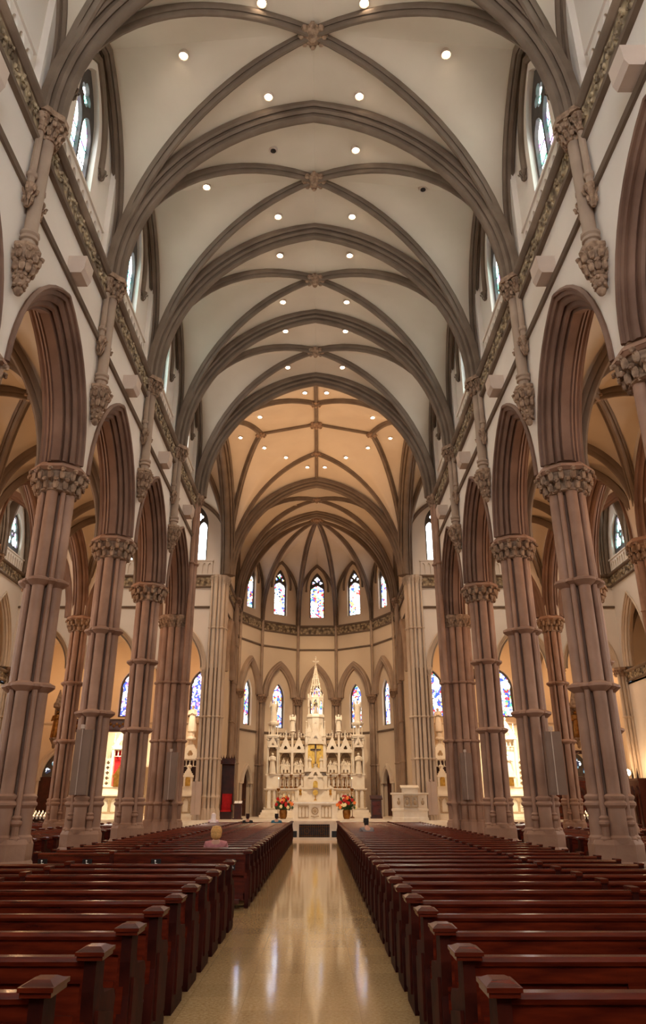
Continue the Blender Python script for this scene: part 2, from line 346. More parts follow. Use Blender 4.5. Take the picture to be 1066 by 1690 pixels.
def cluster_pier(loc, pts, label, r, zt, plinth_pts, group='tall clustered piers of the crossing', rings=(3.89, 6.08), zo=0):
    # pts: list of (x,y,radius,top)
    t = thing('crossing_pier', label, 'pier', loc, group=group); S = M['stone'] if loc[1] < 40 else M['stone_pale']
    x0, x1 = min(p[0] for p in pts), max(p[0] for p in pts); y0, y1 = min(p[1] for p in pts), max(p[1] for p in pts)
    m = MB()
    for p in pts: m.lathe([(p[2]*1.9, zo), (p[2]*1.9, .7+zo*.35), (p[2]*1.7, .78+zo*.35), (p[2]*1.7, 1.0+zo*.35), (p[2]*1.5, 1.06+zo*.35)], (p[0], p[1], 0), 8, pi/8)
    m.obj('plinth', S, t)
    m = MB()
    if not plinth_pts: m.cyl(0, 0, .5, zt-.3, .38, 16); m.b6(-.35 if x0 < -.5 else 0, .35 if x1 > .5 else 0, -.25, .35, .5, zt-.3); m.b6(-.6 if x0 < -.5 else .1, .6 if x1 > .5 else -.1, -.3, .3, ZC, 13.7)
    if plinth_pts: m.b6(*plinth_pts, .5, zt-.3)
    m.obj('core', M['stone_dark'] if loc[1] < 40 else M['stone_mid'], t)  # core coloured darker than the shafts, as shade in the gaps
    for (x, y, rr, top) in pts:
        m = MB(); m.lathe([(rr*1.4,1.0),(rr*1.4,1.1),(rr*1.1,1.14),(rr*1.1,1.6),(rr*1.5,1.66),(rr*1.5,1.70),(rr*1.1,1.75),(rr,1.85)], (x,y,zo*.35), 10); m.obj('base_moulding', S, t)
        m = MB(); m.cyl(x, y, 1.8, top-.3, rr, 12); m.obj('shaft', S, t)
        for z in rings + ((11.0,) if top > 10 else ()): m = MB(); m.lathe([(rr,z-.07),(rr*1.5,z-.02),(rr*1.5,z+.03),(rr*1.05,z+.06)], (x,y,0), 10); m.obj('ring', S, t)
        m = MB(); mm = MB(); leafcap(mm, rr*1.05, rr*1.75, top-.5, top-.12, 8, 2, .55*rr/.14); m.add([(a+x, b+y, c) for a, b, c in mm.v], mm.f)
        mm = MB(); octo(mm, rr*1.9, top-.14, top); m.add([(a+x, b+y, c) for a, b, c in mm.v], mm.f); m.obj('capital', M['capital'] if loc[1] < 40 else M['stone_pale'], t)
    return t
for s in (-1, 1):
    P = []
    for k in range(10):
        a = 2*pi*k/10 + .3; P.append((.42*cos(a), .42*sin(a), .125, ZC))
    P += [(-s*.66, -.05, .14, ZV), (-s*.62, -.36, .09, ZV), (-s*.62, .28, .09, ZV), (-s*.35, .62, .1, ZV)]
    cluster_pier((s*XC, YX, 0), P, 'tall clustered crossing pier at the near %s corner of the crossing' % SIDE[s], .12, ZC, None)
    P = []
    path = [(.62,-.3),(.40,-.42),(.17,-.46),(-.06,-.46),(-.27,-.36),(-.42,-.17),(-.44,.07),(-.38,.32),(-.30,.58),(-.26,.84),(-.22,1.1)]
    for k, (x, y) in enumerate(path): P.append((s*x, y, .108 if k % 2 == 0 else .07, ZV if k not in (0,) else ZC))
    cluster_pier((s*5.75, YE+.35, 0), P, 'tall pale clustered pier at the far %s corner of the crossing, beside the chancel' % SIDE[s], .13, ZV, (min(-s*.16, s*.6), max(-s*.16, s*.6), -.26, 1.1), zo=PZ)

# ------------------------------------------------------------------ vaulting
def rib_obj(name, prof, pts, parent, mat='rib'):
    m = MB(); rib(m, prof, pts); return m.obj(name, M[mat], parent, 40)
def boss(parent, p, r=.28):
    m = MB(); m.lathe([(0.05,-.62),(.5,-.6),(.9,-.42),(1,-.1),(.8,.1)], (0,0,0), 10); mm = MB(); mm.add([(p[0]+a*r, p[1]+b*r, p[2]-.05+c*r) for a, b, c in m.v], m.f)
    for k in range(8): a = 2*pi*k/8; mm.ball((p[0]+r*cos(a), p[1]+r*sin(a), p[2]-.14), r*.32, 6, 4)
    mm.ball((p[0], p[1], p[2]-.05-r*.62), r*.4, 6, 4)
    return mm.obj('boss', M['capital'], parent)
def cross_vault(root, x0, x1, y0, y1, zs, zax, zay, zb, stx=0, sty=0, diag=P_DIAG, tr=None, wr=None, mat='vault', n=14, do_tr=(0,), wr_x=None, rmat='rib', bs=.28, sk=0, insx=0):
    mx, my = (x0+x1)/2, (y0+y1)/2; web = MB()
    for xx, yy in ((x0,y0),(x1,y0),(x0,y1),(x1,y1)):
        D = resample(arc((xx,yy,zs), (mx,my,zb), 20), n); A = resample(arc((xx,yy,zs), (mx,yy,zax), 20, stx), n); B = resample(arc((xx,yy,zs), (xx,my,zay), 20, sty), n)
        web.loft(D, A, 8, .12); web.loft(D, B, 8, .10)
        if diag: rib_obj('diagonal_rib', diag, arc((xx,yy,zs), (mx,my,zb), 18), root, rmat)
    o = web.obj('vault_web', M[mat], root, 60); ALL_WEBS.append(web)
    if tr:
        for yy in ((y0,) if do_tr == (0,) else (y0, y1)):
            a = arc((x0,yy,zs), (mx,yy,zax), 16, stx); b = arc((x1,yy,zs), (mx,yy,zax), 16, stx); rib_obj('transverse_rib', tr, a + b[-2::-1], root, rmat)
    if wr:
        for xx in (x0, x1):
            a = arc((xx,y0,zs), (xx,my,zay), 16, sty); b = arc((xx,y1,zs), (xx,my,zay), 16, sty); rib_obj('wall_rib', wr, a + b[-2::-1], root, rmat)
    if bs: boss(root, (mx,my,zb), bs)
nave_ceiling = thing('ceiling', 'grey-brown ribbed vault over the nave', 'ceiling', kind='structure')
for i in range(-3, 4):
    cross_vault(nave_ceiling, -XN, XN, DY(i), DY(i+1), ZV, ZA, 19.5, ZB, 0, 1.6, P_DIAG, P_TRANS, P_WALL, bs=.3 if i >= 0 else None)
for i in range(-3, 0): pass
# crossing vault
cr = thing('ceiling', 'peach-lit star-ribbed vault over the crossing', 'ceiling', kind='structure')
YM = (YX+YE)/2; CB = V(0, YM, 21.05); NB = {}
for s in (-1, 1): NB['y%d' % s] = V(0, YM+3*s, 20.7); NB['x%d' % s] = V(3.05*s, YM, 20.45)
web = MB()
for sx in (-1, 1):
    for sy in (-1, 1):
        c = V(sx*XN, YX if sy < 0 else YE, ZV); ya = V(0, c.y, ZA); xa = V(c.x, YM, ZA); n = 18
        A = resample(arc(c, ya, 22), n); B = resample(arc(c, NB['y%d' % sy], 22), n); D = resample(arc(c, NB['x%d' % sx], 22), n); E = resample(arc(c, xa, 22), n)
        web.loft(A, B, 6, .05); web.loft(D, E, 6, .05)
        # central patch: blends toward the ridge line that passes through the middle boss
        m = n+1; K = 10; vs = []; fs = []
        for i in range(m):
            t = i/n
            for j in range(K+1):
                q = j/K; base = B[i].lerp(D[i], q); top = NB['y%d' % sy].lerp(CB, q*2) if q <= .5 else CB.lerp(NB['x%d' % sx], q*2-1)
                lin = NB['y%d' % sy].lerp(NB['x%d' % sx], q); vs.append(base + (top-lin)*t**2.2)
        for i in range(n):
            for j in range(K): a = i*(K+1)+j; fs.append((a, a+1, a+K+2, a+K+1))
        web.add(vs, fs)
        rib_obj('tierceron_rib', P_DIAG, arc(c, NB['y%d' % sy], 20), cr); rib_obj('tierceron_rib', P_DIAG, arc(c, NB['x%d' % sx], 20), cr)
web.obj('vault_web', M['vault'], cr, 60); ALL_WEBS.append(web)
for p, q in ((NB['y-1'], CB), (CB, NB['y1']), (NB['x-1'], CB), (CB, NB['x1']), (V(0,YX,ZA), NB['y-1']), (NB['y1'], V(0,YE,ZA))):
    rib_obj('ridge_rib', P_THIN, [p.lerp(q, k/6) for k in range(7)], cr)
for b in NB.values(): boss(cr, b, .24)
boss(cr, CB, .32)
for yy in (YX, YE):
    a = arc((-XN,yy,ZV), (0,yy,ZA), 20); b = arc((XN,yy,ZV), (0,yy,ZA), 20); rib_obj('crossing_arch', [(n*1.15, b_*1.25) for n, b_ in P_TRANS], a+b[-2::-1], cr)
for s in (-1, 1):
    a = arc((s*XN,YX,ZV), (s*XN,YM,ZA), 20); b = arc((s*XN,YE,ZV), (s*XN,YM,ZA), 20); rib_obj('crossing_arch', [(n*1.15, b_*1.25) for n, b_ in P_TRANS], a+b[-2::-1], cr)
# transept vaults
XB = [5.3, 9.65, 13.55, XT]
for s in (-1, 1):
    tc_ = thing('ceiling', 'warm ribbed vault over the %s transept' % SIDE[s], 'ceiling', kind='structure')
    for k in range(3):
        a, b = sorted((s*XB[k], s*XB[k+1])); my = YM; zb = 20.4
        web = MB()
        for xx in (a, b):
            for yy in (YX, YE):
                D = resample(arc((xx,yy,ZV), ((a+b)/2, my, zb), 20), 14); A = resample(arc((xx,yy,ZV), ((a+b)/2, yy, 19.0), 20, 1.8), 14); B = resample(arc((xx,yy,ZV), (xx,my,ZA), 20), 14)
                web.loft(D, A, 6, .08); web.loft(D, B, 6, .08); rib_obj('diagonal_rib', P_DIAG, arc((xx,yy,ZV), ((a+b)/2, my, zb), 18), tc_)
        for yy in (YX, YE):
            aa = arc((a,yy,ZV), ((a+b)/2,yy,19.0), 14, 1.8); bb = arc((b,yy,ZV), ((a+b)/2,yy,19.0), 14, 1.8); rib_obj('wall_rib', P_WALL, aa+bb[-2::-1], tc_)
        web.obj('vault_web', M['vault'], tc_, 60)
        if k: aa = arc((s*XB[k],YX,ZV), (s*XB[k],my,ZA), 16); bb = arc((s*XB[k],YE,ZV), (s*XB[k],my,ZA), 16); rib_obj('transverse_rib', P_TRANS, aa+bb[-2::-1], tc_)
        boss(tc_, ((a+b)/2, my, zb), .26)
# aisle vaults
for s in (-1, 1):
    for k, (xa_, xb_) in enumerate(((6.2, XA), (XA, XT))):
        ac = thing('ceiling', 'low orange-brown ribbed vault over the %s %s aisle' % (('inner', 'outer')[k], SIDE[s]), 'ceiling', kind='structure')
        for i in range(0 if k else -1, 4):
            a, b = sorted((s*xa_, s*xb_)); cross_vault(ac, a, b, DY(i), DY(i+1), ZC, 12.0 if k == 0 else 14.8, 12.0, 12.25 if k == 0 else 15.0, .9 if k == 0 else .3, .3, P_DIAG, P_DIAG if i > -1 else None, None, n=12, bs=.2, do_tr=(0,))
# chancel bay and apse vault
ch = thing('ceiling', 'warm ribbed vault over the chancel and round apse', 'ceiling', kind='structure')
YC2 = 48.7
cross_vault(ch, -XN, XN, YE, YC2, ZV, ZA, 19.3, ZB, 0, 1.6, P_DIAG, None, P_WALL, n=14)
a = arc((-XN,YC2,ZV), (0,YC2,ZA), 18); b = arc((XN,YC2,ZV), (0,YC2,ZA), 18); rib_obj('transverse_rib', P_TRANS, a+b[-2::-1], ch)
AP = [(-XN,YC2), (-5.45,52.1), (-4.08,54.97), (-1.46,56.9), (1.46,56.9), (4.08,54.97), (5.45,52.1), (XN,YC2)]
BO = V(0, 49.9, 20.25); web = MB()
for k in range(7):
    p, q = V(*AP[k], ZV), V(*AP[k+1], ZV); mid = (p+q)/2; mid.z = 18.95
    A = resample(arc(p, BO, 22), 14); B = resample(arc(q, BO, 22), 14); Wp = resample(arc(p, mid, 14, 1.9), 14); Wq = resample(arc(q, mid, 14, 1.9), 14)
    web.loft(A, Wp, 6, .05); web.loft(B, Wq, 6, .05); full = arc(p, mid, 12, 1.9) + arc(q, mid, 12, 1.9)[-2::-1]; rib_obj('wall_rib', P_WALL, full, ch)
    if k: rib_obj('apse_rib', [(n*1.2, b_*1.25) for n, b_ in P_DIAG], arc(p, BO, 20), ch)
# triangles between arch apex and apse boss
for s in (-1, 1):
    A = resample(arc((s*XN,YC2,ZV), (0,YC2,ZA), 22), 14); B = resample(arc((s*XN,YC2,ZV), BO, 22), 14); web.loft(A, B, 4, 0)
web.obj('vault_web', M['vault'], ch, 60); ALL_WEBS.append(web); boss(ch, BO, .35)

# ------------------------------------------------------------------ nave walls
def arch_moulding(mb, hw, zs, za, M_, th, cx=0, depth=.36, hood=True, n=10):
    # stepped and rolled orders around a pointed arch; M_ maps (u,v,w), w=0 front face, w=th rear face
    o = pointed(hw, zs, zs, za, cx, n); pts = [M_(u, v, th/2) for u, v in o]; h = th/2
    k_ = depth/.36; half = [(.05,h+.015),(-.02*k_,h+.015),(-.07*k_,h-.01),(-.05*k_,h-.07),(-.09*k_,h-.08),(-.15*k_,h-.10),(-.19*k_,h-.15),(-.14*k_,h-.20),(-.20*k_,h-.21),(-.27*k_,h-.22),(-.31*k_,h-.27),(-.27*k_,h-.32),(-depth,h-.33)]
    half = [(n_, max(.03, b_)) for n_, b_ in half]
    rib(mb, sym(half), pts)
    if hood:
        rib(mb, [(.02,h-.02),(.1,h-.02),(.12,h+.05),(.06,h+.09),(.02,h+.07)], pts); rib(mb, [(n_, -b_) for n_, b_ in [(.02,h-.02),(.1,h-.02),(.12,h+.05),(.06,h+.09),(.02,h+.07)]][::-1], pts)
def arcade_outline(ys, zs, za, hw, ztop, ya, yb):
    o = [(ya, ztop), (ya, zs)]
    for c in ys: o += pointed(hw, zs, zs, za, c, 10)
    return o + [(yb, zs), (yb, ztop)]
win_n = [0]
def window(M_, cx, hw, z0, zs, za, gmat, style, label, depth=.25, wd=.07, group=None):
    win_n[0] += 1; out = pointed(hw, z0, zs, za, cx, 12); holes = []; b = wd
    r = za - zs
    if style == 'two':
        lw = (hw-b*1.4)/2; lt = zs + r*.15
        for sgn in (-1, 1): holes.append(pointed(lw-b*.15, z0+b, lt-lw*1.2, lt+lw*.4, cx+sgn*(lw+b*.35), 8))
        holes.append(foil(cx, zs+r*.48, hw*.42, 4)); 
    elif style == 'apse':
        zq = z0 + (za-z0)*.68; zt = z0 + (za-z0)*.61
        o = [(cx-hw+b, z0+b), (cx-hw+b, zt-hw*.3)]
        for k in range(13): a = pi - pi*k/12; q = 1 + .10*abs(sin(3*a)); o.append((cx+(hw-b)*cos(a)*q*.98, zt-hw*.3+(hw-b)*sin(a)*q*.98))
        o.append((cx+hw-b, z0+b)); holes.append(o)
        holes.append(foil(cx, zq+hw*1.08, hw*.38, 4))
        for sgn in (-1, 1): holes.append(foil(cx+sgn*hw*.5, zq+hw*.6, hw*.23, 3))
    elif style == 'trefoil':
        R = hw
        for k in range(3): a = pi/2 + 2*pi*k/3; holes.append(foil(cx+R*.52*cos(a), (z0+za)/2-.1+R*.52*sin(a), R*.46, 3, a0=a))
        holes.append([(cx+R*.14*cos(2*pi*k/16), (z0+za)/2-.1+R*.14*sin(2*pi*k/16)) for k in range(16)])
    else:
        o = [(cx-hw+b, z0+b), (cx-hw+b, zs)]
        for k in range(1, 10): 
            p_ = pointed(hw-b, zs, zs, za-b*1.4, cx, 9)[k]; q = .9 if k % 3 == 0 else 1; o.append((cx+(p_[0]-cx)*q, p_[1]))
        for k in range(10, 19): p_ = pointed(hw-b, zs, zs, za-b*1.4, cx, 9)[k]; q = .9 if k % 3 == 0 else 1; o.append((cx+(p_[0]-cx)*q, p_[1]))
        o.append((cx+hw-b, z0+b)); holes.append(o)
    m = MB(); m.flat(out, holes, .1, lambda u, v, w_: M_(u, v, w_+depth))
    if style in ('two', 'lancet', 'apse'):
        for q in (.25, .5, .72):
            zz = z0+(zs-z0)*q*1.1; 
            if zz < zs: a_, b_ = M_(cx-hw, zz, depth+.08), M_(cx+hw, zz, depth+.08); m.tube([a_, b_], .012, 4)
        if style == 'lancet': m.tube([M_(cx, z0, depth+.08), M_(cx, zs, depth+.08)], .012, 4)
    fr = m.obj('window_%d' % win_n[0], M['tracery'], None, 30, 'structure', label, 'window', group)
    g = MB(); g.flat(pointed(hw-.01, z0+.01, zs, za-.02, cx, 12), [], .02, lambda u, v, w_: M_(u, v, w_+depth+.12)); g.obj('stained_glass', M[gmat], fr, 0)
    return fr
trim_n = [0]
def trim(mb, mat, label, sharp=30): trim_n[0] += 1; return mb.obj('trim_%d' % trim_n[0], M[mat], None, sharp, 'structure', label, 'trim')
def frieze(A, B, W, z0=13.38, z1=14.13, label='carved foliage frieze', d=.12):
    # band from A to B (2D points) standing out along W
    A = V(*A, 0); B = V(*B, 0); W = V(*W, 0).normalized(); U = (B-A).normalized(); L = (B-A).length
    trim_n[0] += 1; root = thing('trim_%d' % trim_n[0], label, 'trim', kind='structure')
    Mp = plane(A, U, W); h = z1-z0
    m = MB(); m.flat([(0,z0+.1),(L,z0+.1),(L,z1-.12),(0,z1-.12)], [], d*.6, Mp)
    k = 0; x = .16
    while x < L-.1:
        zc = z0 + h*.5 + .05*(1 if k % 2 else -1); c = Mp(x, zc, d*.62)
        for a in range(4): q = a*pi/2+.6+k*.4; c2 = Mp(x+.085*cos(q), zc+.11*sin(q), d*.62); m.ball(c2, (.055,.055,.07), 5, 3)
        m.ball(c, .04, 5, 3); x += .31; k += 1
    m.obj('foliage_band', M['frieze'], root, 40)
    m = MB(); prof = [(z1-.13,.0),(z1-.13,d*.9),(z1-.08,d*1.5),(z1-.03,d*1.7),(z1,d*1.7),(z1,0)]; lo = [(z0,0),(z0,d*.9),(z0+.05,d*1.1),(z0+.1,d*.8),(z0+.1,0)]
    for pr in (prof, lo):
        vs = []; n = len(pr)
        for e in (0, L): vs += [Mp(e, z, w_) for z, w_ in pr]
        m.add(vs, [tuple(range(n)), tuple(range(n, 2*n))[::-1]] + [(j, (j+1) % n, (j+1) % n+n, j+n) for j in range(n)])
    m.obj('moulding', M['rib'], root, 30); return root
def string(A, B, W, z, label='thin stone string course', mat='rib', h=.13, d=.1):
    A = V(*A, 0); B = V(*B, 0); W = V(*W, 0).normalized(); U = (B-A).normalized(); L = (B-A).length; Mp = plane(A, U, W)
    m = MB(); pr = [(z-h/2,0),(z-h/2,d*.6),(z,d),(z+h/2,d*.7),(z+h/2,0)]; vs = []; n = len(pr)
    for e in (0, L): vs += [Mp(e, q, w_) for q, w_ in pr]
    m.add(vs, [tuple(range(n)), tuple(range(n, 2*n))[::-1]] + [(j, (j+1) % n, (j+1) % n+n, j+n) for j in range(n)]); return trim(m, mat, label)
def blind_panel(M_, cx, w_, z0, z1, n, label, mat='plaster'):
    m = MB(); holes = []; p = w_/n
    for k in range(n): c = cx-w_/2+p*(k+.5); holes.append(pointed(p*.33, z0+.1, z1-.3, z1-.12, c, 4))
    m.flat([(cx-w_/2,z0),(cx+w_/2,z0),(cx+w_/2,z1),(cx-w_/2,z1)], holes, .09, M_); m.flat([(cx-w_/2-.05,z1-.01),(cx+w_/2+.05,z1-.01),(cx+w_/2+.05,z1+.07),(cx-w_/2-.05,z1+.07)], [], .14, M_); return trim(m, mat, label)
BN = {-3:'last bay behind the viewer', -2:'first bay behind the viewer', -1:'bay beside the viewer', 0:'nearest bay', 1:'second bay away', 2:'third bay away', 3:'fourth bay, by the crossing'}
for s in (-1, 1):
    n_ = SIDE[s]; W = (-s, 0)
    lower = MB(); Mp = lambda u, v, w_, s=s: V(s*(XN+w_), u, v)
    mids = [DY(i)+BAY/2 for i in range(-3, 4)]
    lower.flat(arcade_outline(mids, ZC, 11.75, 2.15, ZV, YW, YX), [], .85, Mp); struct('wall_%s' % n_, lower, M['plaster'], label='off-white plaster arcade wall above the %s nave columns' % n_)
    up = MB(); Mc = lambda u, v, w_, s=s: V(s*(5.47+w_), u, v)
    up.flat([(YW,ZV-.02),(YX,ZV-.02),(YX,20.4),(YW,20.4)], [pointed(.8, 15.15, 17.1, 18.75, c, 12) for c in mids], .5, Mc); struct('wall_%s' % n_, up, M['plaster'], label='off-white clerestory wall with tall windows, %s side of the nave' % n_)
    led = MB(); led.b6(s*XN, s*6.15, YW, YX, ZV-.03, ZV)
    for i in range(-3, 5): led.b6(s*(XN+.02), s*5.6, DY(i)-.45, DY(i)+.45, ZV, 19)
    struct('wall_%s' % n_, led, M['plaster'], label='ledge and buttresses of the %s clerestory' % n_)
    for i in range(-3, 4):
        c = DY(i)+BAY/2
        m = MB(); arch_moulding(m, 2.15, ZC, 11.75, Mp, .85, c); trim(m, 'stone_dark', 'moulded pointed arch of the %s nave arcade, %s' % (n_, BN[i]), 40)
        window(Mc, c, .8, 15.15, 17.1, 18.75, 'g_cler' if i < 3 else 'g_clear', 'two', 'two-light stained glass clerestory window, %s side, %s' % (n_, BN[i]), .14, .09, 'clerestory windows of the nave')
        m = MB(); o = pointed(1.2, 16.6, 17.0, 19.15, c, 12); rib(m, P_THIN, [Mc(u, v, -.02) for u, v in o])
        for q in (-1, 1): mm = MB(); leafcap(mm, .03, .12, 0, .3, 6, 2, .5); m.add([(p[0]+s*5.4, p[1]+c+q*1.2, p[2]+16.3) for p in mm.v], mm.f)
        trim(m, 'rib', 'slender hood moulding round the %s clerestory window , %s' % (n_, BN[i]), 40)
        blind_panel(lambda u, v, w_, s=s: V(s*(5.465-w_), u, v), c, 3.4, ZV, 15.1, 10, 'row of small blind arches under the %s clerestory window, %s' % (n_, BN[i]))
        frieze((s*XN, DY(i)+.2), (s*XN, DY(i+1)-.2), W, label='carved foliage frieze along the %s nave wall, %s' % (n_, BN[i]))
    string((s*XN, YW), (s*XN, YX), W, 12.22, 'thin brown string course along the %s nave wall below the frieze' % n_)
# vaulting shafts on the nave wall
def make_vshaft(loc, label, s):
    t = thing('vaulting_shaft', label, 'wall shaft', loc, 0 if s > 0 else pi, 'vaulting shafts on corbels along the nave walls'); S = M['stone_mid']   # local: wall at x=0, room toward -x
    m = MB(); m.cyl(-.15, 0, 10.95, 13.7, .13, 12); m.obj('shaft', S, t)
    for q in (-1, 1): 
        m = MB(); m.cyl(-.09, q*.24, 12.25, 13.7, .07, 10); m.lathe([(.07,12.45),(.1,12.48),(.1,12.55),(.07,12.58)], (-.09,q*.24,0), 10); m.obj('side_shaft', S, t)
        m = MB(); mm = MB(); leafcap(mm, .03, .13, -.5, 0, 6, 2, .5); m.add([(a-.1, b+q*.24, c+12.27) for a, b, c in mm.v], mm.f); m.obj('side_corbel', M['capital'], t)
    m = MB(); 
    for z in (11.25,): m.lathe([(.13,z-.12),(.17,z-.1),(.17,z-.04),(.14,z-.02),(.18,z+.02),(.18,z+.07),(.13,z+.1)], (-.15,0,0), 12)
    m.obj('ring', S, t)
    m = MB(); mm = MB(); octo(mm, .27, 10.9, 10.97); octo(mm, .22, 10.84, 10.9, .27); leafcap(mm, .12, .26, 10.35, 10.86, 10, 2, .9); mm.lathe([(.02,9.95),(.06,9.98),(.09,10.05),(.06,10.12),(.11,10.2),(.13,10.3),(.12,10.36)], (0,0,0), 10)
    for k in range(6): a = pi/3*k; mm.ball((.1*cos(a), .1*sin(a), 10.14), .045, 5, 3); mm.ball((.13*cos(a), .13*sin(a), 10.28), .05, 5, 3)
    m.add([(a-.13, b, c) for a, b, c in mm.v], mm.f); m.obj('corbel', M['capital'], t)
    m = MB(); mm = MB(); leafcap(mm, .13, .26, 13.55, 14.0, 10, 2, .8); octo(mm, .32, 14.0, 14.14); m.add([(a-.17, b, c) for a, b, c in mm.v], mm.f)
    for q in (-1, 1): mm = MB(); leafcap(mm, .07, .15, 13.6, 14.0, 7, 2, .6); octo(mm, .2, 14.0, 14.13); m.add([(a-.1, b+q*.27, c) for a, b, c in mm.v], mm.f)
    m.obj('capital', M['capital'], t); return t
vs0 = None
VN = {-2:'behind the viewer', -1:'above the viewer', 0:'nearest, cut by the frame edge', 1:'second from the viewer', 2:'third from the viewer', 3:'last before the crossing'}
for i in range(-2, 4):
    for s in (-1, 1):
        lab = 'wall shaft on leafy corbel, %s nave wall, %s' % (SIDE[s], VN[i])
        if vs0 is None: vs0 = make_vshaft((s*XN, DY(i), 0), lab, s)
        else: dup(vs0, (s*XN, DY(i), 0), 0 if s > 0 else pi, lab)
# wall boxes hanging near the string course that light the vault
ub0 = None
for i in range(-1, 4):
    for s in (-1, 1):
        lab = 'boxy cream uplight hanging on the %s nave wall, %s' % (SIDE[s], BN[i])
        loc = (s*XN, DY(i)+BAY*.5, 12.5)
        if ub0 is None:
            ub0 = thing('wall_uplight', lab, 'wall light', loc, 0 if s > 0 else pi, 'boxy uplights along the nave walls')
            m = MB(); pr = [(-.0,-.24),(-.32,-.24),(-.38,-.12),(-.40,.2),(0,.2)]; m.add([(x, y, z) for y in (-.25, .25) for x, z in pr], [tuple(range(5)), tuple(range(5,10))[::-1]] + [(j,(j+1)%5,(j+1)%5+5,j+5) for j in range(5)])
            m.obj('housing', M['fixture'], ub0, 0); m = MB(); m.b6(-.34,-.06,-.18,.18,.2,.205); m.obj('lens', M['white'], ub0, 0)
        else: dup(ub0, loc, 0 if s > 0 else pi, lab)
        aim('uplight_lamp', (s*(XN-.42), DY(i)+BAY*.5, 12.85), (-s*1.0, DY(i)+BAY*.5, 20), L_UP_NAVE, SOFT, .15, 118)

# west wall behind the viewer, with an unseen window added to light the nave
m = MB(); Mw = lambda u, v, w_: V(u, YW-w_, v)
m.flat([(-14,0),(14,0),(14,21),(-14,21)], [pointed(3.0, 7.0, 12.0, 17.5, 0, 12)], .4, Mw); struct('wall_back', m, M['plaster'], label='plaster west wall behind the viewer', sharp=0)
window(Mw, 0, 3.0, 7.0, 12.0, 17.5, 'g_west', 'two', 'added glowing west window, unseen behind the viewer', .2, .25)

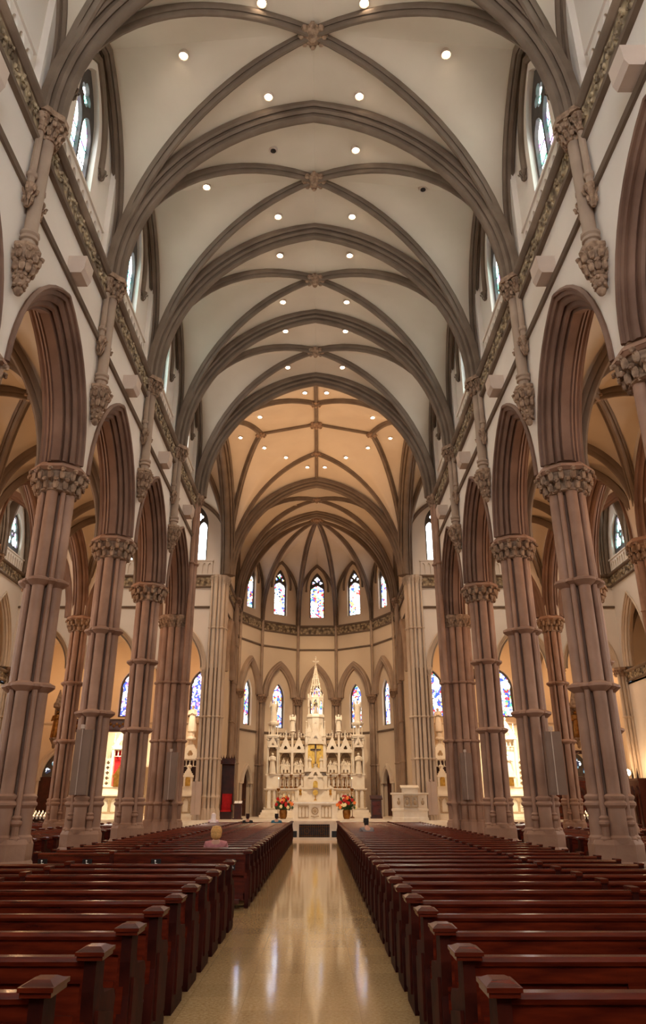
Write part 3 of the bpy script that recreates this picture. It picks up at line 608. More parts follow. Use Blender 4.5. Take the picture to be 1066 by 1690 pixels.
# ------------------------------------------------------------------ aisles: outer walls, arcades between the aisles
for s in (-1, 1):
    n_ = SIDE[s]
    m = MB(); Mo = lambda u, v, w_, s=s: V(s*(XT+w_), u, v); cs = [DY(i)+BAY/2 for i in range(-1, 4)]
    m.flat([(YW,0),(YX,0),(YX,15.2),(YW,15.2)], [pointed(.8, 4.2, 7.2, 8.9, c, 8) for c in cs], .4, Mo); struct('wall_%s' % n_, m, M['plaster'], label='outer wall of the %s side aisles, mostly hidden by the columns' % n_, sharp=0)
    for i, c in enumerate(cs): window(Mo, c, .8, 4.2, 7.2, 8.9, 'g_side', 'lancet', 'added glowing window, outer wall of the %s aisle, %s' % (n_, BN[i-1]), .15, .08)  # unseen windows added to give the aisles daylight
    m = MB()
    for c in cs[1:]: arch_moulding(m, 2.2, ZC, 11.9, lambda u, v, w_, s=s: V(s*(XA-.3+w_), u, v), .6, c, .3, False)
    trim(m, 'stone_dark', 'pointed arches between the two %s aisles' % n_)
    m = MB(); m.flat(arcade_outline(cs[1:], ZC, 11.9, 2.2, 15.4, DY(0), YX), [], .5, lambda u, v, w_, s=s: V(s*(XA-.25+w_), u, v)); struct('wall_%s' % n_, m, M['plaster'], label='wall above the arches between the two %s aisles' % n_)
    # wall between aisles and transept
    m = MB(); cx = [7.85, 11.65]; Mt = lambda u, v, w_, s=s: V(s*u, YX-.35+w_, v)
    o = [(5.4,20.3),(5.4,ZC)] + pointed(1.55, ZC, ZC, 11.8, 7.85, 10) + pointed(3.55, ZC, ZC, 14.5, 13.6, 10) + [(17.4,ZC),(17.4,20.3)]; m.flat(o, [], .7, Mt); struct('wall_%s' % n_, m, M['plaster'], label='wall over the arches where the %s aisles open to the transept' % n_)
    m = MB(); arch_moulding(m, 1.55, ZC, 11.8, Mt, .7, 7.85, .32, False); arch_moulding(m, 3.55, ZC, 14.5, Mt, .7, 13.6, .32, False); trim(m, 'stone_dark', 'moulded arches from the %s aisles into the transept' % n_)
    # transept end wall
    ct = [YX+2.07, YM, YE-2.07]; Me = lambda u, v, w_, s=s: V(s*(XT+w_), u, v)
    m = MB(); m.flat(arcade_outline(ct, ZC, 12.5, 1.78, 20.4, YX, YE+.5), [pointed(1.05, 14.95, 15.5, 17.3, c, 10) for c in ct], .5, Me); m.b6(s*(XT+.1), s*(XT+.6), YX, YE, 0, 7.9); struct('wall_%s' % n_, m, M['plaster'], label='end wall of the %s transept' % n_)
    for k, c in enumerate(ct):
        nmn = ('nearest the aisle', 'in the middle', 'beside the chapel corner')[k]
        m = MB(); arch_moulding(m, 1.78, ZC, 12.5, Me, .5, c, .3, True); trim(m, 'stone_pale', 'pointed arch in the %s transept end wall, %s' % (n_, nmn))
        window(Me, c, 1.05, 14.95, 15.5, 17.3, 'g_cler', 'trefoil', 'trefoil stained glass window high in the %s transept end wall, %s' % (n_, nmn), .15, .1)
        blind_panel(lambda u, v, w_, s=s: V(s*(XT-w_), u, v), c, 3.0, ZV, 14.85, 9, 'blind arcading under the trefoil window of the %s transept, %s' % (n_, nmn))
    frieze((s*XT, YX), (s*XT, YE), (-s, 0), label='carved foliage frieze across the %s transept end wall' % n_)
    frieze((s*(XT+.1), YX), (s*(XT+.1), YE), (-s, 0), 7.95, 8.55, 'lower carved frieze on the %s transept end wall' % n_, .1)
    m = MB(); m.b6(s*19.7, s*20, YX, YE, 7, 14); m.b6(s*17.8, s*19.8, YX-.2, YX, 7, 14); m.b6(s*17.8, s*19.8, YE, YE+.2, 7, 14); m.b6(s*17.5, s*19.8, YX, YE, 7.8, 7.9); struct('wall_%s' % n_, m, M['apse_wall'], label='back of the gallery behind the %s transept end arches' % n_, sharp=0)
    g = thing('ceiling', 'orange-lit vault of the gallery behind the %s transept end arches' % n_, 'ceiling', kind='structure')
    for k, c in enumerate(ct): a, b = sorted((s*17.8, s*19.8)); cross_vault(g, a, b, c-2.06, c+2.06, ZC, 11.6, 12.9, 12.9, 0.9, 0, P_THIN, None, P_THIN, n=10, bs=.15)
    for k, y in enumerate((YX+4.13, YX+8.27)):
        t = thing('transept_shaft', 'wall shaft with leafy capital on the %s transept end wall, %s' % (n_, ('nearer the aisle', 'nearer the chapels')[k]), 'wall shaft', (s*(XT-.12), y, 0), group='wall shafts of the transept ends')
        m = MB(); m.cyl(0, 0, .2, ZV-.4, .13, 12); m.obj('shaft', M['stone'], t)
        for z in (6.08, 11.0): m = MB(); m.lathe([(.13,z-.06),(.19,z),(.13,z+.06)], (0,0,0), 12); m.obj('ring', M['stone'], t)
        m = MB(); leafcap(m, .14, .28, ZV-.5, ZV-.1, 10, 2, .8); octo(m, .34, ZV-.12, ZV+.02); m.obj('capital', M['capital'], t)
    for k, c in enumerate(ct): m = MB(); rib(m, P_TRANS, [V(s*(XT-.15), u, v) for u, v in pointed(2.0, ZV, ZV+.6, 18.9, c, 12)]); trim(m, 'rib', 'heavy rib framing the trefoil window of the %s transept, %s' % (n_, ('nearest the aisle', 'in the middle', 'beside the chapel corner')[k]))
    # east wall of the transept with chapel arches
    m = MB(); Mx = lambda u, v, w_, s=s: V(s*u, YE+w_, v); cc = [(7.6,1.25),(11.75,1.6),(15.55,1.5)]
    o = [(5.4,20.4),(5.4,ZC)]
    for c, h in cc: o += pointed(h, ZC, ZC, 11.15, c, 10)
    o += [(17.5,ZC),(17.5,20.4)]
    m.flat(o, [pointed(.6, 15.1, 17.3, 18.6, c, 10) for c in (7.2, 11.6, 15.5)], .5, Mx); struct('wall_%s' % n_, m, M['plaster'], label='east wall of the %s transept above the chapel arches' % n_)
    for k, (c, h) in enumerate(cc):
        nmn = ('nearest the chancel', 'in the middle', 'farthest from the chancel')[k]
        m = MB(); arch_moulding(m, h, ZC, 11.15, Mx, .5, c, .28, True); trim(m, 'stone_pale', 'pale moulded chapel arch of the %s transept, %s' % (n_, nmn))
        window(Mx, (7.2, 11.6, 15.5)[k], .6, 15.1, 17.3, 18.6, 'g_clear', 'two', 'tall clear clerestory lancet in the %s transept east wall, %s' % (n_, nmn), .2, .08)
        blind_panel(lambda u, v, w_, s=s: V(s*u, YE-w_, v), (7.5, 11.6, 15.5)[k], 2.6, ZV, 15.0, 8, 'blind arcading under the east clerestory lancet of the %s transept, %s' % (n_, nmn))
    frieze((s*6.1, YE), (s*XT, YE), (0, -1), label='carved foliage frieze on the east wall of the %s transept' % n_)
    string((s*6.1, YE), (s*XT, YE), (0, -1), 12.22, 'thin string course on the east wall of the %s transept' % n_)
    # piers between chapels
    for x, nm2 in ((9.75, 'between the first and second chapels'), (13.72, 'between the second and third chapels'), (17.25, 'in the corner of the transept')):
        t = thing('chapel_pier', 'slim clustered pier %s of the %s transept' % (nm2, n_), 'pier', (s*x, YE+.25, 0), group='piers between the side chapels')
        m = MB(); m.b6(-.22,.22,-.2,.2,0,ZC-.3); m.obj('core', M['apse_wall'], t)
        for q in (-.2, 0, .2): m = MB(); m.cyl(q, -.22, 1.2, ZC-.4, .09, 10); m.lathe([(.17,0),(.17,.9),(.13,1.0),(.14,1.15),(.09,1.22)], (q,-.22,0), 8); m.lathe([(.09,6.0),(.14,6.05),(.14,6.1),(.09,6.14)], (q,-.22,0), 10); m.obj('shaft', M['stone_pale'], t)
        m = MB(); mm = MB(); leafcap(mm, .3, .36, ZC-.5, ZC-.12, 12, 2, .7); octo(mm, .42, ZC-.14, ZC); m.add([(a, b-.05, c) for a, b, c in mm.v], mm.f); m.obj('capital', M['capital'], t)
    # chapels
    m = MB(); Mk = lambda u, v, w_, s=s: V(s*u, YK+w_, v); wc = [(7.15,.68),(11.4,.72),(15.55,.7)]
    m.flat([(5.9,0),(17.7,0),(17.7,12),(5.9,12)], [pointed(h, 6.5, 8.2, 9.35, c, 10) for c, h in wc[:2]], .4, Mk); m.b6(s*17.4, s*17.8, YE+.5, YK+.3, 0, 12); struct('wall_%s' % n_, m, M['apse_wall'], label='back wall of the side chapels off the %s transept' % n_)
    for k in range(2): window(Mk, wc[k][0], wc[k][1], 6.5, 8.2, 9.35, 'g_purple' if s < 0 else 'g_figure', 'lancet', ('purple and blue' if s < 0 else 'blue and red figured') + ' stained glass window above the %s side altar, %s' % (n_, ('beside the chancel pier', 'farther from the chancel')[k]), .15, .09)
    string((s*5.9, YK), (s*17.4, YK), (0, -1), 6.15, 'stone string course under the %s chapel windows' % n_, 'stone_pale')
    g = thing('ceiling', 'orange-lit ribbed vault of the %s side chapels' % n_, 'ceiling', kind='structure'); e = [6.0, 9.75, 13.7, 17.45]
    for k in range(3): a, b = sorted((s*e[k], s*e[k+1])); cross_vault(g, a, b, YE+.5, YK, ZC, 11.2, 11.3, 11.5, .3, .2, P_DIAG, None, P_WALL, n=10, bs=.2)

# ------------------------------------------------------------------ chancel and apse walls
panels = [((-XN-.15, YE+.9), (-5.45, 52.1))] + [(AP[k], AP[k+1]) for k in range(1, 6)] + [((5.45, 52.1), (XN+.15, YE+.9))]
pn = ['chancel side wall, left', 'outer left', 'inner left', 'centre', 'inner right', 'outer right', 'chancel side wall, right']
ctr = V(0, 51, 0)
for k, (p, q) in enumerate(panels):
    P_, Q_ = V(*p, 0), V(*q, 0); U = (Q_-P_).normalized(); L = (Q_-P_).length; Wd = V(-U.y, U.x, 0)
    if Wd.dot((P_+Q_)/2 - ctr) < 0: Wd = -Wd
    Mp = plane(P_, U, Wd); c = L/2; holes = []; side = k in (0, 6)
    if not side:
        hw = .57 if k != 3 else .57; holes.append(pointed(.57, 14.75, 17.1, 18.35, c, 10))
        if k in (1, 2, 3, 4, 5): holes.append(pointed(.5, 6.6, 8.7, 9.7, c, 10))
        if k in (1, 5): holes.append(pointed(.55, .9, 2.9, 3.9, c, 8))
    m = MB(); m.flat([(0,0),(L,0),(L,20.2),(0,20.2)], holes, .4, Mp); struct('wall_' + ('left' if k < 3 else 'back' if k == 3 else 'right'), m, M['apse_wall'], label='warm cream plaster apse wall panel, %s' % pn[k])
    frieze(p, q, (-Wd.x, -Wd.y), label='carved frieze band of the apse, %s panel' % pn[k])
    string(p, q, (-Wd.x, -Wd.y), 12.3, 'string course of the apse wall, %s panel' % pn[k]); 
    if not side:
        string(p, q, (-Wd.x, -Wd.y), 6.25, 'lower string course of the apse wall, %s panel' % pn[k])
        window(Mp, c, .57, 14.75, 17.1, 18.35, 'g_apse', 'apse', 'upper stained glass window of the apse, %s panel' % pn[k], .15, .07)
        window(Mp, c, .5, 6.6, 8.7, 9.7, 'g_figure', 'lancet', 'lower stained glass window of the apse, %s panel' % pn[k], .15, .07)
        m = MB(); rib(m, sym([(.06,.1),(-.02,.1),(-.08,.06),(-.06,.03)]), [Mp(u, v, -.03) for u, v in pointed(.85, 16.9, 17.0, 18.95, c, 12)]); 
        for e in (-1, 1): m.ball(Mp(c+e*.85, 16.85, -.04), .1, 6, 4)
        trim(m, 'rib', 'hood moulding round the upper apse window, %s panel' % pn[k])
        m = MB(); hw = L/2-.28; o = pointed(hw, ZC, ZC, 11.15, c, 12)
        rib(m, [(.1,.0),(.1,.14),(.02,.2),(-.05,.16),(-.08,.22),(-.16,.2),(-.2,.12),(-.26,.13),(-.3,.05),(-.3,0)], [Mp(u, v, -.0) for u, v in o]) if False else rib(m, sym([(.12,.1),(.1,.2),(.02,.26),(-.08,.22),(-.12,.25),(-.22,.2),(-.27,.12),(-.36,.1)]), [Mp(u, v, -.06) for u, v in o])
        trim(m, 'stone_mid', 'pointed blind arch on the lower apse wall, %s panel' % pn[k])
    if k in (1, 5):
        m = MB(); rib(m, sym([(.1,.12),(.02,.17),(-.06,.13),(-.1,.15),(-.16,.1)]), [Mp(u, v, -.05) for u, v in pointed(.58, 2.9, 2.9, 4.0, c, 10)])
        for e in (-1, 1):
            for f in (0, .14): m.add(*(lambda b: (b.v, b.f))(MB().cyl(*[(Mp(c+e*(.62+f), 0, -.1))[j] for j in (0, 1)], .87, 2.95, .055, 8)))
            m.ball(Mp(c+e*.68, 2.9, -.1), (.16,.16,.08), 8, 4)
        trim(m, 'stone_pale', 'stone frame of the pointed sacristy doorway, %s side' % SIDE[-1 if k == 1 else 1])
        m = MB(); m.flat(pointed(.55, .87, 2.9, 3.9, c, 8), [], .08, lambda u, v, w_: Mp(u, v, w_+.22)); d = m.obj('door_%d' % (1 if k == 1 else 2), M['darkwood'], None, 0, 'structure', 'dark wooden pointed door in the apse wall, %s side' % SIDE[-1 if k == 1 else 1], 'door')
        m = MB(); m.ball(Mp(c+.35, 1.9, .2), .04, 6, 4); m.obj('door_handle', M['brass'], d)
for k in range(1, 7):
    x, y = AP[k]; dv = (V(x, y, 0)-V(0, 50.5, 0)).normalized(); x -= dv.x*.16; y -= dv.y*.16
    t = thing('apse_shaft', 'clustered wall shaft of the apse, %s from the left' % ORD[k-1], 'wall shaft', (x, y, 0), atan2(dv.y, dv.x), 'wall shafts between the apse panels')
    m = MB(); m.cyl(.02, 0, ZC, ZV, .1, 10); m.lathe([(.1,ZC),(.15,ZC+.05),(.13,ZC+.25),(.1,ZC+.3)], (.02,0,0), 10); m.lathe([(.1,12.2),(.14,12.25),(.14,12.35),(.1,12.4)], (.02,0,0), 10); m.obj('upper_shaft', M['stone_mid'], t)
    for q in (-.25, 0, .25): m = MB(); m.cyl(-.04 if q == 0 else .04, q, 1.8, ZC-.4, .125, 10); m.lathe([(.18,PZ-.1),(.18,1.5),(.2,1.58),(.16,1.7),(.12,1.82)], (-.04 if q == 0 else .04,q,0), 8); m.lathe([(.12,4.0),(.17,4.05),(.17,4.1),(.12,4.15)], (-.04 if q == 0 else .04,q,0), 10); m.obj('shaft', M['stone_mid'], t)
    m = MB(); mm = MB(); leafcap(mm, .26, .34, ZC-.55, ZC-.12, 12, 2, .8); octo(mm, .42, ZC-.14, ZC+.02); m.add(mm.v, mm.f); m.obj('capital', M['capital'], t)
for s in (-1, 1):
    t = thing('chancel_shaft', 'clustered wall shafts between chancel and apse, %s side' % SIDE[s], 'wall shaft', (s*5.25, YC2, 0), group='wall shafts of the chancel')
    for q in (-.42, -.14, .14, .42):
        m = MB(); m.cyl(0, q, 1.8, ZV-.4, .1, 10); m.lathe([(.16,PZ-.1),(.16,1.9),(.18,1.96),(.1,2.1)], (0,q,0), 8); m.obj('shaft', M['stone_mid'], t)
        for z in (4.0, 6.3, ZC-.1, 11.0): m = MB(); m.lathe([(.1,z-.06),(.16,z),(.1,z+.06)], (0,q,0), 10); m.obj('ring', M['stone_mid'], t)
    m = MB(); mm = MB(); leafcap(mm, .3, .42, ZV-.55, ZV-.12, 12, 2, .8); octo(mm, .5, ZV-.14, ZV); m.add([(a*.6, b_*1.2, c) for a, b_, c in mm.v], mm.f); m.obj('capital', M['capital'], t)
    m = MB(); c = (YE+1.0+YC2-.5)/2; Mz = lambda u, v, w_, s=s: V(s*(5.42-w_), u, v); rib(m, sym([(.2,.12),(.02,.24),(-.08,.14),(-.14,.18),(-.24,.1)]), [Mz(u, v, .06) for u, v in pointed(1.75, ZC, ZC, 12.0, c, 12)]); trim(m, 'stone_mid', 'tall pointed arch moulding on the %s chancel wall' % SIDE[s])
# sanctuary platform with steps, chapel floors
m = MB(); m.b6(-17.4, 17.4, 41.5, 57.5, 0, PZ-.17); m.b6(-17.4, 17.4, 41.85, 57.5, 0, PZ); m.b6(-5.4, 5.4, 41.15, 41.6, 0, PZ-.34)
struct('floor', m, M['marble'], label='raised pale marble sanctuary floor with steps across the chancel and chapels', sharp=0)
# ------------------------------------------------------------------ pixel helper: a point at distance Y seen at pixel (px, py)
def at(px, py, Y):
    t = tan(radians(23) - math.atan((py-800)/1237)); d = Y*cos(radians(23)) + Y*t*sin(radians(23)); return V(.17+(px-527)/1237*d, Y, 1.7+Y*t)
# ------------------------------------------------------------------ ceiling downlights, set into the vault where their beams show
from mathutils.bvhtree import BVHTree
_v = []; _f = []
for wb in ALL_WEBS: o_ = len(_v); _v += wb.v; _f += [tuple(i+o_ for i in f) for f in wb.f]
bvh = BVHTree.FromPolygons([Vector(p) for p in _v], _f); eye = V(.17, 0, 1.7)
def on_vault(px, py):
    d = (at(px, py, 10) - eye).normalized(); hit = bvh.ray_cast(eye, d); return hit[0]
DL = [(303,90),(736,88),(443,158),(593,157),(432,3),(601,3),(451,247),(587,246),(341,307),(698,311),(459,356),(581,356),(462,420),(577,420),(467,497),(572,497),(471,545),(570,545),
      (475,605),(565,605),(503,647),(539,647),(429,687),(615,688),(397,721),(644,722),(436,738),(607,738),(472,754),(571,754),(507,770),(536,770),(487,806),(557,806),(489,834),(555,835)]
dl0 = None
for k, (x, y) in enumerate(DL):
    p = on_vault(x, y)
    if p is None: continue
    dead = k in (6, 9); side = 'left' if x < 521 else 'right'
    zone = 'crossing vault' if k >= 20 else 'nave vault'
    if k >= 32: zone = 'chancel vault'
    lab = ('unlit dark ceiling spot, ' if dead else 'glowing recessed downlight, ') + '%s half of %s, %s on its side from the viewer' % (side, zone, ORD[sum(1 for q in range(k) if (DL[q][0] < 521) == (x < 521))])
    t = thing('ceiling_downlight', lab, 'ceiling light', p - V(0,0,.02), group='recessed downlights in the vault')
    if dl0 is None: rm = MB(); rm.lathe([(.09,-.03),(.125,-.05),(.135,-.03),(.135,.12),(.09,.12)], (0,0,0), 16); r_ = rm.obj('trim_ring', M['fixture'], t); bm_ = MB(); bm_.lathe([(.02,-.06),(.085,-.045),(.085,.06),(.01,.06)], (0,0,0), 16); l_ = bm_.obj('bulb', M['bulb'], t); dl0 = (r_, l_)
    else:
        r_ = dl0[0].copy(); C.objects.link(r_); r_.parent = t; l_ = dl0[1].copy(); C.objects.link(l_); l_.parent = t
    if dead: l_.data = l_.data.copy(); l_.data.materials[0] = M['black']
    else: lamp('downlight_lamp', 'SPOT', p - V(0,0,.14), L_DOWN_CROSS if k >= 20 else L_DOWN_NAVE, WARM if k >= 20 else SOFT, .09, None, (0,0,0), radians(95), .7)
# the same downlights go on over the viewer, outside the frame
for i in (-2, -1):
    for s in (-1, 1): lamp('downlight_lamp', 'SPOT', (s*1.4, DY(i), 19.7), L_DOWN_NAVE*1.3, SOFT, .09, None, (0,0,0), radians(110), .7)
# bare fill lights added at cornice height in crossing and chancel, lamps in the aisles and chapels
for s in (-1, 1):
    for y, e in ((YX, 1), (YE, -1)): aim('cornice_fill', (s*4.75, y+e*.75, 14.4), (-s*1.2, YM+e*1.0, 20.6), L_UP_CROSS, WARM, .25, 105)
    aim('cornice_fill', (s*4.7, 45.9, 14.4), (-s*1.2, 45.9, 20), L_UP_CROSS*.4, WARM, .2, 110)
    aim('cornice_fill', (s*4.0, 51.5, 14.4), (-s*1.5, 52.5, 19.5), L_UP_CROSS*.22, DEEP, .2, 120)
    for i in range(0, 4):
        for x in (7.9, 13.5): lamp('aisle_lamp', 'POINT', (s*x, DY(i)+BAY/2, 9.2), L_AISLE*(.5 if x < 9 else 1.0), DEEP, .2)
    for x in (8.0, 13.5): lamp('transept_fill', 'SPOT', (s*x, YM, 19.2), L_DOWN_CROSS*3.4, SOFT, .2, None, (0,0,0), radians(150), 1.0)  # fill light added to brighten the dark transept arm
    for x in (7.9, 11.7, 15.5): lamp('chapel_lamp', 'POINT', (s*x, YE+1.6, 8.6), L_CHAPEL*.5, WARM, .15)
    lamp('gallery_lamp', 'POINT', (s*18.6, YM, 9.2), 60, DEEP, .2)
    aim('apse_lamp', (s*3.4, 45.6, 15.5), (s*2.2, 56, 9), 1500, (1,.72,.46), .2, 62, .8)

# ------------------------------------------------------------------ pews
def pew_end(mb_, x, flip, cap=True):
    o = [(-.05,0),(.50,0),(.52,.06),(.47,.12),(.47,.50),(.50,.57),(.44,.63),(.20,.655),(.145,.70),(.13,.86),(-.055,.86),(-.05,.70),(-.02,.5),(-.05,.12)]
    mb_.flat(o, [], .07, lambda u, v, w_: V(x-.035+w_, u, v))
    mb_.flat([(.04,.14),(.40,.14),(.40,.52),(.10,.58),(.02,.60)], [], .02, lambda u, v, w_: V(x+flip*.035+w_*flip, u, v))
def pew_cap(x): m = MB(); m.b6(x-.075, x+.075, -.085, .155, .862, .885); m.b6(x-.085, x+.085, -.095, .165, .885, .905); m.lathe([(.115,.905),(.06,.925)], (x,.035,0), 4, pi/4, .98, 1.3); return m
def make_pew(x0, x1, div, loc, label, group, panel=False):
    t = thing('pew', label, 'pew', loc, group=group); Wd = M['wood']; a, b = min(x0, x1)+.04, max(x0, x1)-.04
    m = MB(); m.add([(x, y, z) for x in (a, b) for y, z in ((-.015,.12 if panel else .30),(.015,.12 if panel else .30),(.03,.83),(0,.83))], [(0,1,2,3),(7,6,5,4),(0,4,5,1),(1,5,6,2),(2,6,7,3),(3,7,4,0)])
    L = b-a; n = 4 if L > 3 else 3
    for k in range(n+1): x = a+L*k/n; m.b6(max(a, x-.05), min(b, x+.05), -.028, -.005, .14 if panel else .3, .82)
    if panel: m.b6(a, b, -.028, -.005, .12, .22)
    m.b6(a, b, -.026, -.004, .74, .83); m.obj('backrest', Wd, t, 0)
    m = MB(); m.add([(x, y, z) for x in (a, b) for y, z in ((-.04,.828),(-.045,.85),(-.02,.872),(.05,.872),(.065,.85),(.05,.828))], [tuple(range(6)), tuple(range(6,12))[::-1]]+[(j,(j+1)%6,(j+1)%6+6,j+6) for j in range(6)]); m.obj('top_rail', Wd, t, 0)
    m = MB(); m.b6(a, b, .03, .47, .40, .44); m.b6(a, b, .42, .46, .33, .40); m.obj('seat', Wd, t, 0)
    m = MB(); m.b6(a+.1, b-.1, -.34, -.16, .1, .16); 
    for x in (a+.3, (a+b)/2, b-.3): m.b6(x-.03, x+.03, -.3, .02, .05, .1)
    m.obj('kneeler', M['darkwood'], t, 0)
    m = MB(); m.b6(a+.05, b-.05, -.10, -.02, .52, .535); m.b6(a+.05, b-.05, -.105, -.09, .52, .60); m.obj('book_rack', Wd, t, 0)
    for x, f in ((a-.005, -1), (b+.005, 1)): m = MB(); pew_end(m, x, f); e = m.obj('pew_end', M['endwood'], t, 0); (pew_cap(x) if abs(x) < 2 else MB().b6(x-.04, x+.04, -.06, .14, .86, .885)).obj('end_cap', Wd, e, 0)
    if div is not None: m = MB(); m.b6(div-.03, div+.03, -.05, .14, .1, .86); e = m.obj('divider', M['endwood'], t, 0); MB().b6(div-.045, div+.045, -.065, .15, .86, .905).obj('divider_cap', Wd, e, 0)
    return t
GPR, GPL = 'pews right of the centre aisle', 'pews left of the centre aisle'
Y0 = 5.13
p0 = None; q0 = None; q1 = None
for k in range(-2, 38):
    lab = 'dark red wooden pew right of the centre aisle, %s row from the viewer' % ORD[k+2]
    if p0 is None: p0 = make_pew(1.0, 4.92, 3.4, (0, Y0+.9*k, 0), lab, GPR)
    else: dup(p0, (0, Y0+.9*k, 0), 0, lab, GPR)
for k in range(-2, 9):
    lab = 'dark red wooden pew left of the centre aisle, near block, %s row from the viewer' % ORD[k+2]
    if q0 is None: q0 = make_pew(-1.12, -4.95, -3.52, (0, Y0+.9*k, 0), lab, GPL)
    else: dup(q0, (0, Y0+.9*k, 0), 0, lab, GPL)
q1 = make_pew(-1.08, -4.95, -3.55, (0, 15.0, 0), 'pew with a solid back carrying four wheelchair signs, first of the far left block', GPL, True)
for k in range(1, 27): dup(q0, (.04, 15.0+.9*k, 0), 0, 'dark red wooden pew left of the centre aisle, far block, %s row behind the gap' % ORD[k], GPL)
def wheelchair(x, z, n):
    t = thing('wheelchair_sign', 'small dark plate with white wheelchair symbol on the pew back, %s from the aisle' % ORD[n], 'sign', (x, 15.0-.034, z), group='wheelchair signs on the pew back')
    m = MB(); m.b6(-.085,.085,-.006,.006,-.095,.095); m.obj('plate', M['black'], t, 0); m = MB(); F = lambda a, b: (a, -.009, b)
    m.ball(F(-.012,.066), (.015,.004,.015), 8, 4); m.tube([F(-.012,.045), F(-.008,.0), F(.032,-.002), F(.05,-.05), F(.066,-.044)], .0075, 5); m.tube([F(-.010,.022), F(.025,.022)], .006, 5)
    m.tube([F(-.008+.045*cos(a), -.028+.045*sin(a)) for a in [radians(d) for d in range(120, 345, 15)]], .007, 5); m.obj('symbol', M['white'], t, 0)
for n, x in enumerate((-1.42, -2.75, -3.98, -4.78)): wheelchair(x, .68, n)
a0_ = None
for s in (-1, 1):
    g = 'pews in the %s side aisle' % SIDE[s]
    for k in range(22):
        lab = 'short dark pew in the inner %s side aisle, %s row from the viewer' % (SIDE[s], ORD[k]); y = 10.6+.9*k
        if a0_ is None: a0_ = make_pew(-1.3, 1.3, None, (s*7.9, y, 0), lab, g)
        else: dup(a0_, (s*7.9, y, 0), 0, lab, g)
    for k in range(12): dup(a0_, (s*11.7, 19.6+.9*k, 0), 0, 'short dark pew in the outer %s side aisle, %s row counted toward the altar' % (SIDE[s], ORD[k]), 'pews in the outer %s aisle' % SIDE[s])
    for k in range(6): 
        for j, x in enumerate((7.8, 11.6)): dup(a0_, (s*x, 32.6+1.15*k, 0), 0, 'pew in the %s transept, %s column, %s row from the aisle' % (SIDE[s], ('inner', 'outer')[j], ORD[k]), 'pews in the %s transept' % SIDE[s])
# papers and a hymn book left on the pews
m = MB(); m.b6(-.1,.1,-.07,.07,0,.012); o = m.obj('service_sheet', noisy('green_paper', hexc(120,150,80), hexc(140,170,100), 5, .7), None, 0, label='pale green service sheet lying on the seat of a near right pew', cat='paper'); o.location = (2.05, 5.35, .44)

